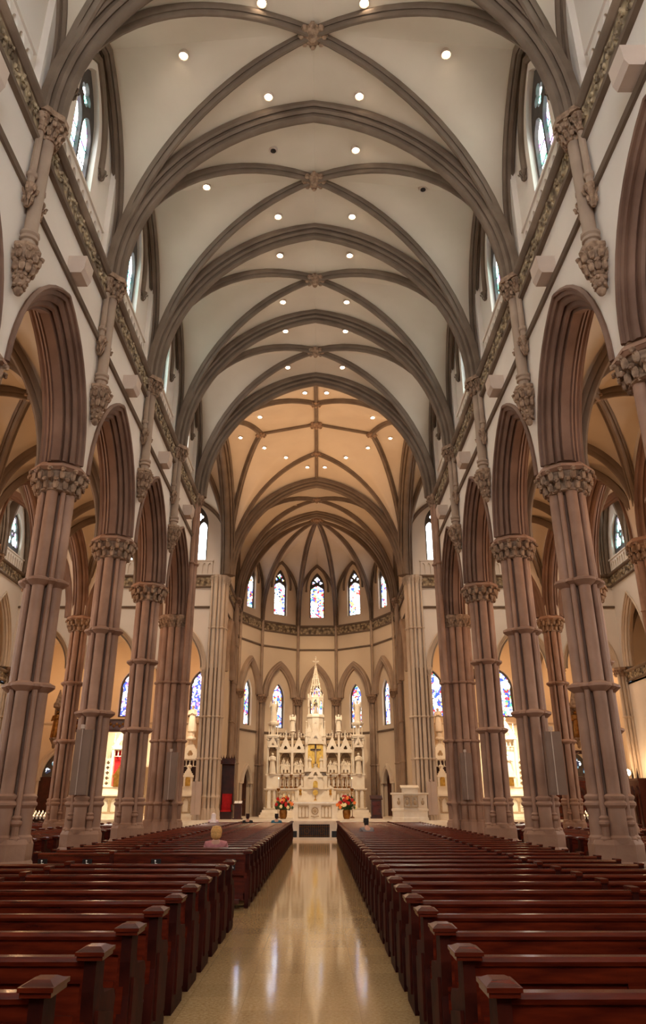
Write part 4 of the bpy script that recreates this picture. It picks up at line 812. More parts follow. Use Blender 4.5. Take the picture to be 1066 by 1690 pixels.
# ------------------------------------------------------------------ people
def person(loc, lean, hairc, topc, label, style='short', rz=0):
    t = thing('person', label, 'person', loc, rz, 'people seated in the pews')
    skin = M.get('skin') or noisy('skin', hexc(196,146,120), hexc(212,164,138), 8, .55); M['skin'] = skin
    def skinned(name, verts, edges, radii, mat, root=0, extra=None):
        me = bpy.data.meshes.new(name); me.from_pydata(verts, edges, []); o = bpy.data.objects.new(name, me); C.objects.link(o)
        md = o.modifiers.new('s', 'SKIN'); sv = me.skin_vertices[0].data
        for i, r in enumerate(radii): sv[i].radius = r if hasattr(r, '__len__') else (r, r)
        sv[root].use_root = True; o.modifiers.new('u', 'SUBSURF').levels = 2
        dg = bpy.context.evaluated_depsgraph_get(); ev = bpy.data.meshes.new_from_object(o.evaluated_get(dg)); bpy.data.objects.remove(o)
        mb_ = MB(); mb_.v = [tuple(v.co) for v in ev.vertices]; mb_.f = [tuple(p.vertices) for p in ev.polygons]
        if extra: extra(mb_)
        return mb_.obj(name, mat, t, 80)
    L = lean; sw = .17
    vs = [(0,.05,.50),(0,.04,.62),(0,.03+L*.4,.80),(0,.03+L,.93),(0,.04+L*1.4,1.02),(0,.06+L*1.7,1.10),(0,.06+L*1.8,1.17)]
    ed = [(0,1),(1,2),(2,3),(3,4),(4,5),(5,6)]; ra = [(.15,.11),(.13,.10),(.16,.11),(.12,.08),(.045,.045),(.07,.085),(.062,.075)]
    for s in (-1, 1):
        b = len(vs); vs += [(s*sw,.03+L,.92),(s*(sw+.06),.08+L*.6,.68),(s*.15,.32,.60),(s*.06,.38,.58)]; ed += [(3,b),(b,b+1),(b+1,b+2),(b+2,b+3)]; ra += [.055,.042,.032,.022]
        for f in range(4): q = len(vs); vs += [(s*(.04-.012*f), .41+.004*f, .575-.016*f),(s*(.02-.012*f), .425, .555-.016*f)]; ed += [(b+3,q),(q,q+1)]; ra += [.009,.008]
        q = len(vs); vs += [(s*.07,.42,.595)]; ed += [(b+3,q)]; ra += [.009]
        b = len(vs); vs += [(s*.10,.12,.50),(s*.12,.48,.50),(s*.12,.47,.10),(s*.12,.60,.05)]; ed += [(0,b),(b,b+1),(b+1,b+2),(b+2,b+3)]; ra += [.085,.062,.042,.032]
    hy = .06+L*1.8
    def face(mb_):
        mb_.ball((0, hy+.095, 1.135), (.012,.02,.022), 6, 4)
        for s in (-1, 1): mb_.ball((s*.078, hy-.0, 1.14), (.012,.022,.03), 6, 4); mb_.ball((s*.03, hy+.082, 1.155), (.012,.008,.008), 6, 4)
        mb_.ball((0, hy+.088, 1.095), (.024,.008,.007), 6, 4)
    skinned('body', vs, ed, ra, skin, 0, face)
    vs = [(0,.04,.48),(0,.04,.62),(0,.03+L*.4,.80),(0,.03+L,.94),(0,.035+L*1.4,1.01)]; ed = [(0,1),(1,2),(2,3),(3,4)]; ra = [(.175,.135),(.155,.12),(.18,.13),(.14,.10),(.07,.07)]
    for s in (-1, 1): b = len(vs); vs += [(s*(sw+.01),.03+L,.925),(s*(sw+.07),.08+L*.6,.68),(s*.17,.28,.60)]; ed += [(3,b),(b,b+1),(b+1,b+2)]; ra += [.072,.06,.046]
    skinned('jacket', vs, ed, ra, noisy('garment_'+style+str(int(topc[0]*999)), topc, tuple(min(1, c*1.25) for c in topc[:3])+(1,), 22, .85), 0)
    vs = []; ed = []; ra = []
    vs = [(0,.05,.47)]; ra = [(.15,.1)]
    for s in (-1, 1): b = len(vs); vs += [(s*.10,.14,.50),(s*.12,.47,.50),(s*.12,.46,.12)]; ed += [(0,b),(b,b+1),(b+1,b+2)]; ra += [.095,.072,.055]
    skinned('trousers', vs, ed, ra, M['darkwood'] if style != 'veil' else M['white'], 0)
    m = MB(); hm = noisy('hair_'+style+str(int(hairc[0]*999)), hairc, tuple(min(1, c*1.3) for c in hairc[:3])+(1,), 30, .6, .6, 60)
    if style == 'bob': m.ball((0, hy-.03, 1.16), (.118,.11,.108), 16, 12); m.ball((0, hy-.05, 1.10), (.112,.09,.10), 14, 10)
    elif style == 'veil': m.ball((0, hy-.015, 1.17), (.11,.115,.115), 14, 10); m.lathe([(.10,1.15),(.12,1.0),(.17,.88),(.2,.82)], (0,hy-.03,0), 14)
    else: m.ball((0, hy-.025, 1.17), (.088,.095,.09), 14, 10); m.ball((0, hy-.045, 1.105), (.082,.06,.075), 12, 8)
    for k in range(10): a = 2*pi*k/10; m.ball((.06*cos(a), hy-.035+.05*sin(a), 1.235), (.035,.035,.025), 6, 4)
    m.obj('hair' if style != 'veil' else 'veil', hm, t, 80); return t
person((-1.95, 17.02, 0), -.02, hexc(206,154,88), hexc(176,112,112), 'person with short blond hair in a dusty pink top, seated in a left pew', 'bob')
person((-3.05, 36.82, 0), 0, hexc(60,30,26), hexc(28,24,28), 'person with dark hair in a black coat, seated far up the left pews', 'short')
person((-1.75, 36.82, 0), 0, hexc(46,34,32), hexc(50,96,116), 'person with dark hair in a teal blue shirt, by the centre aisle far up left', 'short')
person((-4.7, 37.72, 0), .0, hexc(236,222,226), hexc(214,190,200), 'person wearing a white veil and pale clothes, seated at far left near the front', 'veil')
person((1.7, 26.05, 0), .06, hexc(40,32,30), hexc(120,112,112), 'person with dark hair in a grey patterned jacket, leaning in a right aisle pew', 'short', .3)
# ------------------------------------------------------------------ gothic furniture helpers
MA, MD = M['marble'], M['marble_dark']
def pinnacle(m, x, y, z, h, r):
    m.lathe([(r,0),(r,h*.32),(r*1.35,h*.34),(r*1.35,h*.38),(r*.8,h*.4),(r*.15,h*.92),(r*.1,h*.93)], (x,y,z), 8, pi/8)
    for k in range(3):
        for a in range(4): q = r*(.8-.2*k)+.005; m.ball((x+q*cos(a*pi/2+pi/4), y+q*sin(a*pi/2+pi/4), z+h*(.5+.13*k)), r*.28, 4, 3)
    m.ball((x, y, z+h*.95), r*.45, 6, 4); m.b6(x-r*.55, x+r*.55, y-r*.15, y+r*.15, z+h*.96, z+h*1.0)
def gable(m, x, y, z, w_, h, th=.08, hole=True):
    ho = [foil(x, z+h*.32, w_*.15, 3, a0=pi/2)] if hole else []
    m.flat([(x-w_/2,z),(x+w_/2,z),(x,z+h)], ho, th, lambda u, v, q: V(u, y-q, v))
    for s in (-1, 1):
        m.tube([(x+s*w_*.53, y-th/2, z-.02), (x, y-th/2, z+h*1.03)], th*.42, 5)
        for k in range(5): q = (k+.5)/5; m.ball((x+s*w_*.56*(1-q), y-th/2, z+h*q+.03), th*.5, 5, 3)
    m.b6(x-.015, x+.015, y-th/2-.015, y-th/2+.015, z+h, z+h*1.28); m.b6(x-.06, x+.06, y-th/2-.015, y-th/2+.015, z+h*1.14, z+h*1.19)
def arcade_panel(m, x0, x1, y, z0, z1, n, th=.06, cusp=True):
    p = (x1-x0)/n; ho = []
    for k in range(n): c = x0+p*(k+.5); ho.append(pointed(p*.36, z0+(z1-z0)*.08, z0+(z1-z0)*.62, z0+(z1-z0)*.9, c, 5))
    m.flat([(x0,z0),(x1,z0),(x1,z1),(x0,z1)], ho, th, lambda u, v, q: V(u, y-q, v))
def slab(m, x0, x1, y0, y1, z, h=.08, o=.04):
    m.b6(x0-o, x1+o, y0-o, y1, z, z+h*.5); m.b6(x0-o*.4, x1+o*.4, y0-o*.4, y1, z-h*.5, z)
def figure(m, h, wings=False, arms='fold'):
    n = 20; prof = [(.15,0),(.165,.04),(.15,.25),(.13,.45),(.12,.58),(.135,.70),(.15,.79),(.10,.835),(.04,.86)]; vs = []; fs = []; k = len(prof)
    for i in range(n):
        a = 2*pi*i/n
        for r, z in prof:
            q = r*(1+.10*cos(7*a)*(1-min(1, z/.7))); vs.append((q*cos(a)*h, q*.72*sin(a)*h, z*h))
    for i in range(n):
        j = (i+1) % n
        for p_ in range(k-1): fs.append((i*k+p_, j*k+p_, j*k+p_+1, i*k+p_+1))
    fs.append(tuple(i*k for i in range(n))[::-1]); fs.append(tuple(i*k+k-1 for i in range(n))); m.add(vs, fs)
    m.ball((0,-.005*h,.915*h), (.052*h,.058*h,.072*h), 10, 8); m.ball((0,.015*h,.925*h), (.062*h,.06*h,.072*h), 10, 8); m.ball((0,-.064*h,.905*h), .01*h, 5, 4)
    for s in (-1, 1):
        if arms == 'open': pts = [(s*.13*h,0,.79*h),(s*.22*h,-.04*h,.62*h),(s*.27*h,-.14*h,.55*h)]
        elif arms == 'up': pts = [(s*.13*h,0,.79*h),(s*.2*h,-.05*h,.7*h),(s*.16*h,-.12*h,.86*h)]
        else: pts = [(s*.13*h,0,.79*h),(s*.16*h,-.06*h,.62*h),(s*.02*h,-.14*h,.68*h)]
        m.tube(pts, [.045*h,.038*h,.026*h], 8); m.ball(pts[-1], (.022*h,.03*h,.022*h), 6, 4)
        if wings: m.add(*(lambda b: (b.v, b.f))(MB().flat([(s*.03*h,.70*h),(s*.15*h,1.0*h),(s*.12*h,1.06*h),(s*.2*h,.9*h),(s*.19*h,.55*h),(s*.11*h,.25*h)], [], .03*h, lambda u, v, q: V(u, .09*h+q, v))))
def statue(name, label, loc, h, mat=None, wings=False, arms='fold', rz=0, group=None, ped=0):
    t = thing(name, label, 'statue', loc, rz, group); m = MB(); figure(m, h, wings, arms); o = m.obj('figure', mat or MA, t, 60); o.location = (0, 0, ped)
    m = MB(); m.lathe([(.16*h,-.03),(.19*h,0),(.19*h,max(.03, ped*.2)),(.13*h,max(.035, ped*.3)),(.13*h,max(.04, ped*.85)),(.18*h,max(.045, ped)),(.0,max(.045, ped))] if ped else [(.19*h,-.001),(.19*h,.03),(.17*h,.05)], (0,0,0), 8, pi/8); m.obj('pedestal', mat or MA, t, 30); return t
# ------------------------------------------------------------------ high altar
AX, AY = -.08, 52.0
ha = thing('high_altar', 'tall carved white marble high altar with towers, gables and a central spire in the apse', 'altar', (AX, AY, PZ))
def hz(z): return z - PZ
m = MB(); m.b6(-3.5,3.5,-1.3,.9,0,.14); m.b6(-3.42,3.42,-1.1,.9,.14,.28); m.b6(-3.36,3.36,-.75,.9,.28,.42); m.obj('step', MA, ha, 0)
m = MB(); m.b6(-3.22,3.22,-.35,.85,hz(1.29),hz(2.45)); slab(m,-3.22,3.22,-.35,.85,hz(2.5),.12,.07); slab(m,-3.22,3.22,-.35,.85,hz(1.38),.12,.06); m.obj('lower_body', MA, ha, 0)
m = MB(); arcade_panel(m,-2.3,-1.3,-.35,hz(1.5),hz(2.4),4); arcade_panel(m,1.3,2.3,-.35,hz(1.5),hz(2.4),4)
for s in (-1, 1):
    for x in (2.45, 2.75, 3.12): m.cyl(s*x,-.42,hz(1.42),hz(2.42),.06,10); m.lathe([(.06,0),(.1,.06),(.1,.1)], (s*x,-.42,hz(2.34)), 8)
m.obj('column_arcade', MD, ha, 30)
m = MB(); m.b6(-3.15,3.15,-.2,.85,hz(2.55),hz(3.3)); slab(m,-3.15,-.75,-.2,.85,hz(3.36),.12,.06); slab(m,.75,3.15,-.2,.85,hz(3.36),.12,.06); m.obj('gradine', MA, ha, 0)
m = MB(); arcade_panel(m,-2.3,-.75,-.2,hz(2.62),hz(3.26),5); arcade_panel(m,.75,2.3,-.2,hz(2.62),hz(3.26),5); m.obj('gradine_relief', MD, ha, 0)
for s in (-1, 1):    # towers
    t = MB(); x = s*2.8; t.b6(x-.36,x+.36,.02,.75,hz(3.4),hz(5.75)); 
    for e in (-.33, .33): t.cyl(x+e,-.1,hz(3.45),hz(5.6),.05,8); t.lathe([(.05,0),(.09,.06),(.09,.1)], (x+e,-.1,hz(5.45)), 8)
    slab(t, x-.38, x+.38, -.16, .78, hz(5.72), .14, .05)
    gable(t, x, -.14, hz(5.05), .62, .6, .07)
    t.obj('tower', MA, ha, 30)
    t = MB(); t.flat(pointed(.24, hz(3.48), hz(4.8), hz(5.25), x, 6), [], .01, lambda u, v, q: V(u, .005-q, v)); t.obj('niche_shade', M['marble_shade'], ha, 0)  # dark sheet painted in for the shade of the niche
    t = MB(); 
    for k in range(8): a = pi/8+k*pi/4; t.cyl(x+.3*cos(a), .3+.3*sin(a), hz(5.8), hz(6.5), .035, 6)
    t.lathe([(.4,0),(.4,.06),(.34,.1)], (x,.3,hz(5.76)), 8, pi/8); t.lathe([(.34,-.12),(.4,-.06),(.42,.0),(.42,.08),(.3,.12)], (x,.3,hz(6.55)), 8, pi/8); t.cyl(x,.3,hz(5.8),hz(6.5),.14,8)
    t.obj('colonnade_top', MA, ha, 30)
    # screen with two gabled bays
    x0, x1 = (.66, 2.4) if s > 0 else (-2.4, -.66); t = MB(); t.b6(x0,x1,.25,.75,hz(3.4),hz(5.55)); slab(t,x0,x1,.1,.75,hz(5.62),.12,.03); t.obj('screen_wall', M['marble_shade'], ha, 0)  # wall darkened to stand for shade behind the tracery
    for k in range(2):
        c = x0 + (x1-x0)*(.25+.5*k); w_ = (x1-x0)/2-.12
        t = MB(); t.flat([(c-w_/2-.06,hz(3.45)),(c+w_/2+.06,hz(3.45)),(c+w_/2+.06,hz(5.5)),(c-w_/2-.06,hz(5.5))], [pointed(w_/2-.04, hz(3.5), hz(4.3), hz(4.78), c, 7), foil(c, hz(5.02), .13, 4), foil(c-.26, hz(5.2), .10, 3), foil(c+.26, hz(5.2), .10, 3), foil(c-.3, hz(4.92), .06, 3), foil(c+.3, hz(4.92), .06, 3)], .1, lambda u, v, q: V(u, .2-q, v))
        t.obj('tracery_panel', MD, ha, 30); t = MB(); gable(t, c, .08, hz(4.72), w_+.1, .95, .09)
        for e in (-1, 1): pinnacle(t, c+e*(w_/2+.04), .05, hz(3.45), 2.45, .045)
        t.obj('gable', MA, ha, 30)
        t = MB()
        random.seed(int(c*100)+40)
        for q in range(5):
            fx = c+(q-2)*.12; fh = .55+random.random()*.22; mm = MB(); figure(mm, fh); t.add([(p[0]*.75+fx, p[1]*.6+.2, p[2]+hz(3.5)+(.18 if q % 2 else 0)) for p in mm.v], mm.f)
        t.obj('relief_figures', MA, ha, 60)
    t = MB()
    for q in range(9):
        xx = x0+(x1-x0)*(q+.5)/9; t.b6(xx-.025,xx+.025,.15,.2,hz(5.68),hz(5.86)); t.ball((xx,.175,hz(5.9)), .045, 6, 4)
    for q in (.25, .75): xx = x0+(x1-x0)*q; t.b6(xx-.02,xx+.02,.15,.2,hz(5.68),hz(6.15)); t.b6(xx-.07,xx+.07,.15,.2,hz(5.98),hz(6.03))
    t.obj('cresting', MA, ha, 30)
    t = MB(); xx = (x0+x1)/2; t.b6(xx-.07,xx+.07,-.02,.2,hz(3.42),hz(5.6)); pinnacle(t, xx, .1, hz(5.6), .3, .07); t.lathe([(.1,0),(.15,.1),(.15,.16)], (xx,.12,hz(5.84)), 8); t.cyl(xx,.12,hz(5.5),hz(5.9),.08,8); t.obj('pier_buttress', MA, ha, 30)
# centre
m = MB(); m.b6(-.66,.66,.3,.9,hz(3.3),hz(5.6)); m.b6(-.66,-.5,-.2,.4,hz(3.75),hz(5.5)); m.b6(.5,.66,-.2,.4,hz(3.75),hz(5.5)); m.b6(-.72,.72,-.32,.6,hz(3.55),hz(3.75)); m.obj('central_tower', MA, ha, 0)
m = MB(); m.b6(-.5,.5,.26,.3,hz(3.75),hz(5.4)); m.obj('mosaic_back', M['gold'], ha, 0)
m = MB()
for e in (-.6, .6): pinnacle(m, e, -.2, hz(5.2), 1.5, .1)
gable(m, 0, -.2, hz(5.25), .95, 1.15, .08); m.b6(-.5,.5,-.15,.8,hz(5.5),hz(6.1)); gable(m, -.42, -.12, hz(5.7), .5, .75, .06); gable(m, .42, -.12, hz(5.7), .5, .75, .06); m.obj('canopy', MA, ha, 30)
m = MB(); m.lathe([(.55,hz(6.0)),(.55,hz(6.9)),(.62,hz(6.95)),(.62,hz(7.05)),(.56,hz(7.15))], (0,.3,0), 8, pi/8); m.obj('drum', MA, ha, 30)
m = MB()
for k in range(8):
    a = pi/8+k*pi/4; m.cyl(.5*cos(a), .3+.5*sin(a), hz(7.15), hz(8.15), .045, 8)
for k in range(8):
    a = k*pi/4; c_ = V(.47*cos(a), .3+.47*sin(a), 0); U = V(-sin(a), cos(a), 0); Wv = V(cos(a), sin(a), 0)
    m.flat([(-.19,hz(7.6)),(.19,hz(7.6)),(.19,hz(8.2)),(.0,hz(8.5)),(-.19,hz(8.2))], [pointed(.13,hz(7.61),hz(7.75),hz(8.1),0,5)], .05, lambda u, v, q, c_=c_, U=U, Wv=Wv: c_+U*u+Wv*q+V(0,0,v))
m.lathe([(.56,0),(.58,.06),(.5,.1)], (0,.3,hz(8.15)), 8, pi/8); m.obj('lantern', MA, ha, 30)
m = MB()
for k in range(8):    # open spire
    a = pi/8+k*pi/4; m.tube([(.42*cos(a), .3+.42*sin(a), hz(8.2)), (.04*cos(a), .3+.04*sin(a), hz(10.3))], .035, 5)
    for q in (.15,.3,.45,.6,.75): r = .42+(.04-.42)*q; m.ball((r*1.12*cos(a), .3+r*1.12*sin(a), hz(8.2+2.1*q)), .05, 5, 3)
for q in (.02,.22,.42,.6,.78): r = .42+(.04-.42)*q; m.tube([(r*cos(pi/8+k*pi/4), .3+r*sin(pi/8+k*pi/4), hz(8.2+2.1*q)) for k in range(8)], .03, 5, True)
m.cyl(0,.3,hz(8.2),hz(10.3),.035,6); m.obj('spire', MA, ha, 30)
m = MB(); m.b6(-.03,.03,.27,.33,hz(10.25),hz(10.95)); m.b6(-.17,.17,.27,.33,hz(10.62),hz(10.70)); 
for a, b in ((-.17,10.66),(.17,10.66),(0,10.95)): m.ball((a,.3,hz(b)), .06, 6, 4)
m.ball((0,.3,hz(10.3)), .1, 8, 5); m.obj('cross_finial', MA, ha, 30)
m = MB(); m.b6(-.4,.4,-.55,-.2,hz(2.5),hz(3.3)); gable(m, 0, -.55, hz(3.2), .95, .55, .08); m.b6(-.5,-.4,-.5,-.2,hz(2.5),hz(3.25)); m.b6(.4,.5,-.5,-.2,hz(2.5),hz(3.25)); m.flat(pointed(.2,hz(2.55),hz(3.0),hz(3.22),0,6), [], .03, lambda u, v, q: V(u,-.63-q,v)); m.obj('tabernacle_canopy', MA, ha, 0)
m = MB(); m.flat(pointed(.15,hz(2.58),hz(2.85),hz(3.0),0,6), [], .02, lambda u, v, q: V(u,-.665-q,v)); m.obj('tabernacle_door', M['gold'], ha, 0)
m = MB(); m.b6(-1.5,1.5,-1.0,-.35,hz(1.75),hz(1.84)); arcade_panel(m,-1.4,1.4,-.85,hz(1.3),hz(1.75),8); m.b6(-1.4,1.4,-.84,-.35,hz(1.3),hz(1.75)); m.obj('mensa', MA, ha, 0)
# figures and objects standing on the altar
for s in (-1, 1):
    side = SIDE[s]
    statue('marble_statue', 'white marble saint in the niche of the %s tower of the high altar' % side, (AX+s*2.8, AY-.14, 3.42), 1.3, M['marble'], group='statues on the high altar')
    statue('marble_statue', 'marble angel group standing on top of the %s tower of the high altar' % side, (AX+s*2.8, AY+.3, 6.67), 1.4, M['marble'], True, 'up', group='statues on the high altar')
    statue('marble_statue', 'small white angel with raised wings on the %s cresting of the high altar' % side, (AX+s*1.53, AY+.12, 6.05), 1.1, M['marble'], True, group='statues on the high altar')
    statue('marble_statue', 'small marble mourner at the %s foot of the altar crucifix' % side, (AX+s*.38, AY+.05, 3.76), .75, M['marble'], group='statues on the high altar')
    for k in range(5):
        x = AX+s*(.98+.29*k); z = 3.42-.06 if k % 2 == 0 else 3.42-.78
        if k % 2: yy = AY-.32; z = 2.56
        else: yy = AY-.12; z = 3.425
        z = 2.62 if k % 2 == 0 else 2.56; yy = AY-.30 if k % 2 == 0 else AY-.38
        lab = 'tall brass candlestick on the %s of the high altar, %s from the tabernacle' % (side, ORD[k])
        t = thing('candlestick', lab, 'candlestick', (x, AY-.29, 2.56), group='brass candlesticks on the high altar')
        hh = .82 if k % 2 == 0 else .66; m = MB(); m.lathe([(.11,0),(.11,.03),(.04,.1),(.025,.16),(.05,.24),(.025,.3),(.022,hh*.6),(.045,hh*.66),(.022,hh*.72),(.02,hh*.9),(.09,hh*.96),(.09,hh)], (0,0,0), 10); m.obj('stem', M['brass'], t, 40)
        m = MB(); m.cyl(0,0,hh,hh+.12,.022,8); m.obj('candle', M['white'], t, 40)
statue('marble_statue', 'marble statue inside the open lantern above the high altar', (AX, AY+.3, 7.16), .85, M['marble'], group='statues on the high altar')
t = thing('altar_crucifix', 'dark crucifix in front of the gold mosaic at the centre of the high altar', 'crucifix', (AX, AY+.1, 3.76))
m = MB(); m.b6(-.05,.05,-.03,.03,.1,1.5); m.b6(-.34,.34,-.03,.03,1.1,1.2); m.obj('cross', M['darkwood'], t, 0); m = MB(); m.ball((0,-.06,1.17),(.05,.05,.06),8,6); m.tube([(0,-.05,1.1),(0,-.06,.85),(.02,-.06,.6),(0,-.05,.35)],[.06,.06,.05,.025],8)
for s in (-1, 1): m.tube([(0,-.05,1.06),(s*.15,-.04,1.1),(s*.3,-.04,1.16)],[.03,.024,.016],6)
m.obj('figure', M['stone_pale'], t, 60); m = MB(); m.lathe([(.2,0),(.2,.04),(.1,.08),(.12,.24),(.18,.28)], (0,0,0), 8); m.obj('base', MA, t, 30)
t = thing('monstrance', 'round golden monstrance before the tabernacle', 'monstrance', (AX, AY-.78, 1.84)); m = MB(); m.lathe([(.12,0),(.03,.08),(.03,.3)], (0,0,0), 10); m.obj('stem', M['gold'], t)
m = MB(); m.lathe([(.17,-.02),(.17,.02)], (0,0,0), 16); m.v = [(a, c, b+.46) for a, b, c in m.v]; m.obj('sunburst', M['gold'], t)
# ------------------------------------------------------------------ free-standing altar and what is round it
FY = 46.2
t = thing('altar_table', 'white marble altar table with carved front and cloth on the sanctuary floor', 'altar', (AX, FY, PZ))
m = MB(); m.b6(-1.3,1.3,-.4,.4,.78,.86); m.b6(-1.24,1.24,-.36,.36,.74,.78); m.obj('table_top', MA, t, 0)
m = MB(); m.b6(-1.2,1.2,-.3,.3,0,.74); m.b6(-1.25,-.95,-.36,.36,0,.74); m.b6(.95,1.25,-.36,.36,0,.74); m.b6(-.34,-.26,-.34,.3,0,.74); m.b6(.26,.34,-.34,.3,0,.74); m.obj('body', MA, t, 0)
m = MB(); arcade_panel(m,-.94,-.35,-.3,.05,.7,3,.03); arcade_panel(m,.35,.94,-.3,.05,.7,3,.03)
for a in range(14): q = 2*pi*a/14; m.ball((.17*cos(q), -.32, .42+.17*sin(q)), .04, 5, 3)
m.ball((0,-.32,.42), (.1,.04,.1), 8, 5); m.tube([(-.22,-.32,.15),(0,-.33,.1),(.22,-.32,.15)], .03, 5); m.obj('carved_front', MD, t, 40)
m = MB(); m.b6(-1.32,1.32,-.42,.42,.86,.87); m.b6(-1.32,1.32,-.425,-.415,.8,.87); m.obj('altar_cloth', M['white'], t, 0)
for s in (-1, 1):
    t = thing('angel_shrine', 'small white gabled shrine with gilt figure, %s of the tabernacle' % SIDE[s], 'shrine', (AX+s*.95, AY-.78, 1.845), group='gabled shrines by the tabernacle'); t.scale = (.8, .8, .62)
    m = MB(); m.b6(-.22,.22,-.12,.12,0,1.15); gable(m, 0, -.12, 1.1, .55, .25, .05, False); m.obj('shrine_body', MA, t, 0); m = MB(); mm = MB(); figure(mm, .6); m.add([(a, b-.14, c+.5) for a, b, c in mm.v], mm.f); m.obj('gilt_figure', M['gold'], t, 60)
    t = thing('sanctuary_lamp', 'tall thin brass lamp stand with a candle, %s of the altar table' % SIDE[s], 'lamp stand', (AX+s*2.2, 48.5, PZ), group='lamp stands beside the altar')
    m = MB(); m.lathe([(.14,0),(.14,.04),(.03,.1),(.018,.2),(.018,1.3),(.05,1.34),(.018,1.38),(.02,1.45),(.1,1.55),(.11,1.62),(.04,1.64)], (0,0,0), 10); m.obj('stand', M['brass'], t, 40); m = MB(); m.cyl(0,0,1.6,2.15,.025,8); m.obj('candle', M['white'], t)
    m = MB(); m.ball((0,0,2.2), (.015,.015,.04), 6, 4); m.obj('flame', M['candle_flame'], t)
    # flower arrangement
    t = thing('flower_arrangement', 'large arrangement of red, orange and white flowers, %s of the altar table' % SIDE[s], 'flowers', (AX+s*1.78, FY-.35, PZ), group='flower arrangements by the altar'); t.scale = (1.15, 1.15, 1.25)
    m = MB(); m.lathe([(.13,0),(.18,.1),(.2,.3),(.17,.38)], (0,0,0), 12); m.obj('vase', M['brass'], t); random.seed(11+s)
    gm = MB(); gr = noisy('leaf_green', hexc(36,58,30), hexc(66,92,48), 8, .6)
    for k in range(46):
        a = random.random()*2*pi; e = random.random()*1.3+.1; r = .35+random.random()*.3; p = V(r*cos(a)*cos(e)*.9, r*sin(a)*cos(e)*.6, .38+r*sin(e)*1.1); gm.tube([(0,0,.3), tuple(p*.6+V(0,0,.15)), tuple(p)], [.012,.02,.004], 4); gm.ball(p*.85+V(0,0,.05), (.05,.02,.07), 4, 3)
    gm.obj('foliage', gr, t, 0); cols = {'red': hexc(178,26,30), 'orange': hexc(232,130,60), 'cream': hexc(240,220,170)}
    for j, (cn, cc_) in enumerate(cols.items()):
        fm = M.get('fl_'+cn) or noisy('petal_'+cn, cc_, tuple(min(1, q*1.2) for q in cc_[:3])+(1,), 30, .6); M['fl_'+cn] = fm
        for k in range(9 if cn == 'red' else 6):
            a = random.random()*2*pi; e = random.random()*1.25+.1; r = .42+random.random()*.14; p = V(r*cos(a)*cos(e), -abs(r*sin(a)*cos(e))*.7, .42+r*sin(e)*1.0)
            fmb = MB(); fmb.ball(p, .035, 6, 4)
            for q in range(6): b = q*pi/3; fmb.ball(p+V(.05*cos(b), -.01, .05*sin(b)), (.035,.02,.035), 5, 3)
            fmb.obj(cn+'_flower', fm, t, 60)
# front of the sanctuary: marble block with black grille
t = thing('altar_rail', 'low marble front with a black iron grille at the end of the centre aisle', 'altar rail', (AX, 40.95, 0))
m = MB(); m.b6(-1.16,-.76,-.12,.35,.1,.86); m.b6(.76,1.16,-.12,.35,.1,.86); m.b6(-.76,.76,-.12,.35,.72,.86); m.b6(-1.2,1.2,-.16,.35,.80,.88); m.b6(-1.2,1.2,-.3,.35,0,.13); m.obj('marble_frame', MA, t, 0)
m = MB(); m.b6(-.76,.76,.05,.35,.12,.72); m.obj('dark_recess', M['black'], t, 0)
m = MB()
for k in range(15): x = -.7+.1*k; m.tube([(x,-.04,.14),(x,-.04,.7)], .011, 5); m.ball((x,-.04,.45), .026, 5, 4)
for z in (.2,.62): m.tube([(-.74,-.04,z),(.74,-.04,z)], .012, 5)
for x in (-.37,.37): m.tube([(x+.12*cos(a*pi/8), -.04, .42+.12*sin(a*pi/8)) for a in range(16)], .012, 5, True)
m.obj('iron_grille', M['brass'], t, 40)
for s in (-1, 1): m = MB(); m.b6(s*1.0-.14,s*1.0+.14,-.2,-.13,.14,.42); m.obj('dark_plaque', M['black'], t, 0)
# ambo
t = thing('ambo', 'white marble ambo with carved gothic panels, right of the altar', 'pulpit', (at(677,1340,42.3).x, 42.2, PZ))
m = MB(); m.lathe([(1.0,0),(1.0,.12),(.96,.16),(.96,.42),(1.02,.46),(1.02,.54),(.95,.58),(.95,1.2),(1.06,1.24),(1.06,1.32),(.3,1.33)], (0,.2,0), 8, pi/8, 1, .6); m.obj('body', MA, t, 0)
m = MB(); arcade_panel(m,-.38,.38,-.37,.62,1.18,2,.05); 
for e in (-.62,-.2,.2,.62): m.ball((e if abs(e) < .5 else e, -.40 if abs(e) < .5 else -.3, .85), (.09,.03,.12), 8, 5); m.ball((e,-.40 if abs(e) < .5 else -.3,1.02), (.05,.03,.06), 6, 4)
m.obj('carved_panel', MD, t, 40); m = MB(); m.b6(-.4,.4,-.2,.2,1.32,1.55); m.box((0,-.02,1.6),(.95,.5,.05),0,radians(14)); m.obj('book_rest', MA, t, 0)
# bishop's throne, chairs, lectern
t = thing('canopied_throne', 'dark carved wooden throne with a canopy and red seat, left side of the chancel', 'throne', (-5.0, 45.3, PZ), pi/2*0)
m = MB(); m.b6(-.34,.34,.3,.36,0,3.0); m.b6(-.36,-.3,.1,.36,0,3.0); m.b6(.3,.36,.1,.36,0,1.6); m.b6(-.42,.42,-.35,.36,2.85,3.15)
for k in range(6): m.ball((-.38+.15*k,-.33,3.17), .05, 5, 4); m.lathe([(.04,0),(.0,.22)], (-.38+.15*k,-.33,3.12), 6)
m.obj('canopy', M['darkwood'], t, 0); m = MB(); m.b6(-.34,.34,-.25,.28,.38,.46); m.b6(-.28,.28,.2,.28,.46,1.3); m.obj('seat', M['red'], t, 0)
m = MB(); m.b6(-.34,-.28,-.25,.3,0,.75); m.b6(.28,.34,-.25,.3,0,.75); m.b6(-.3,.3,-.2,.25,0,.38); m.obj('armrest_frame', M['darkwood'], t, 0)
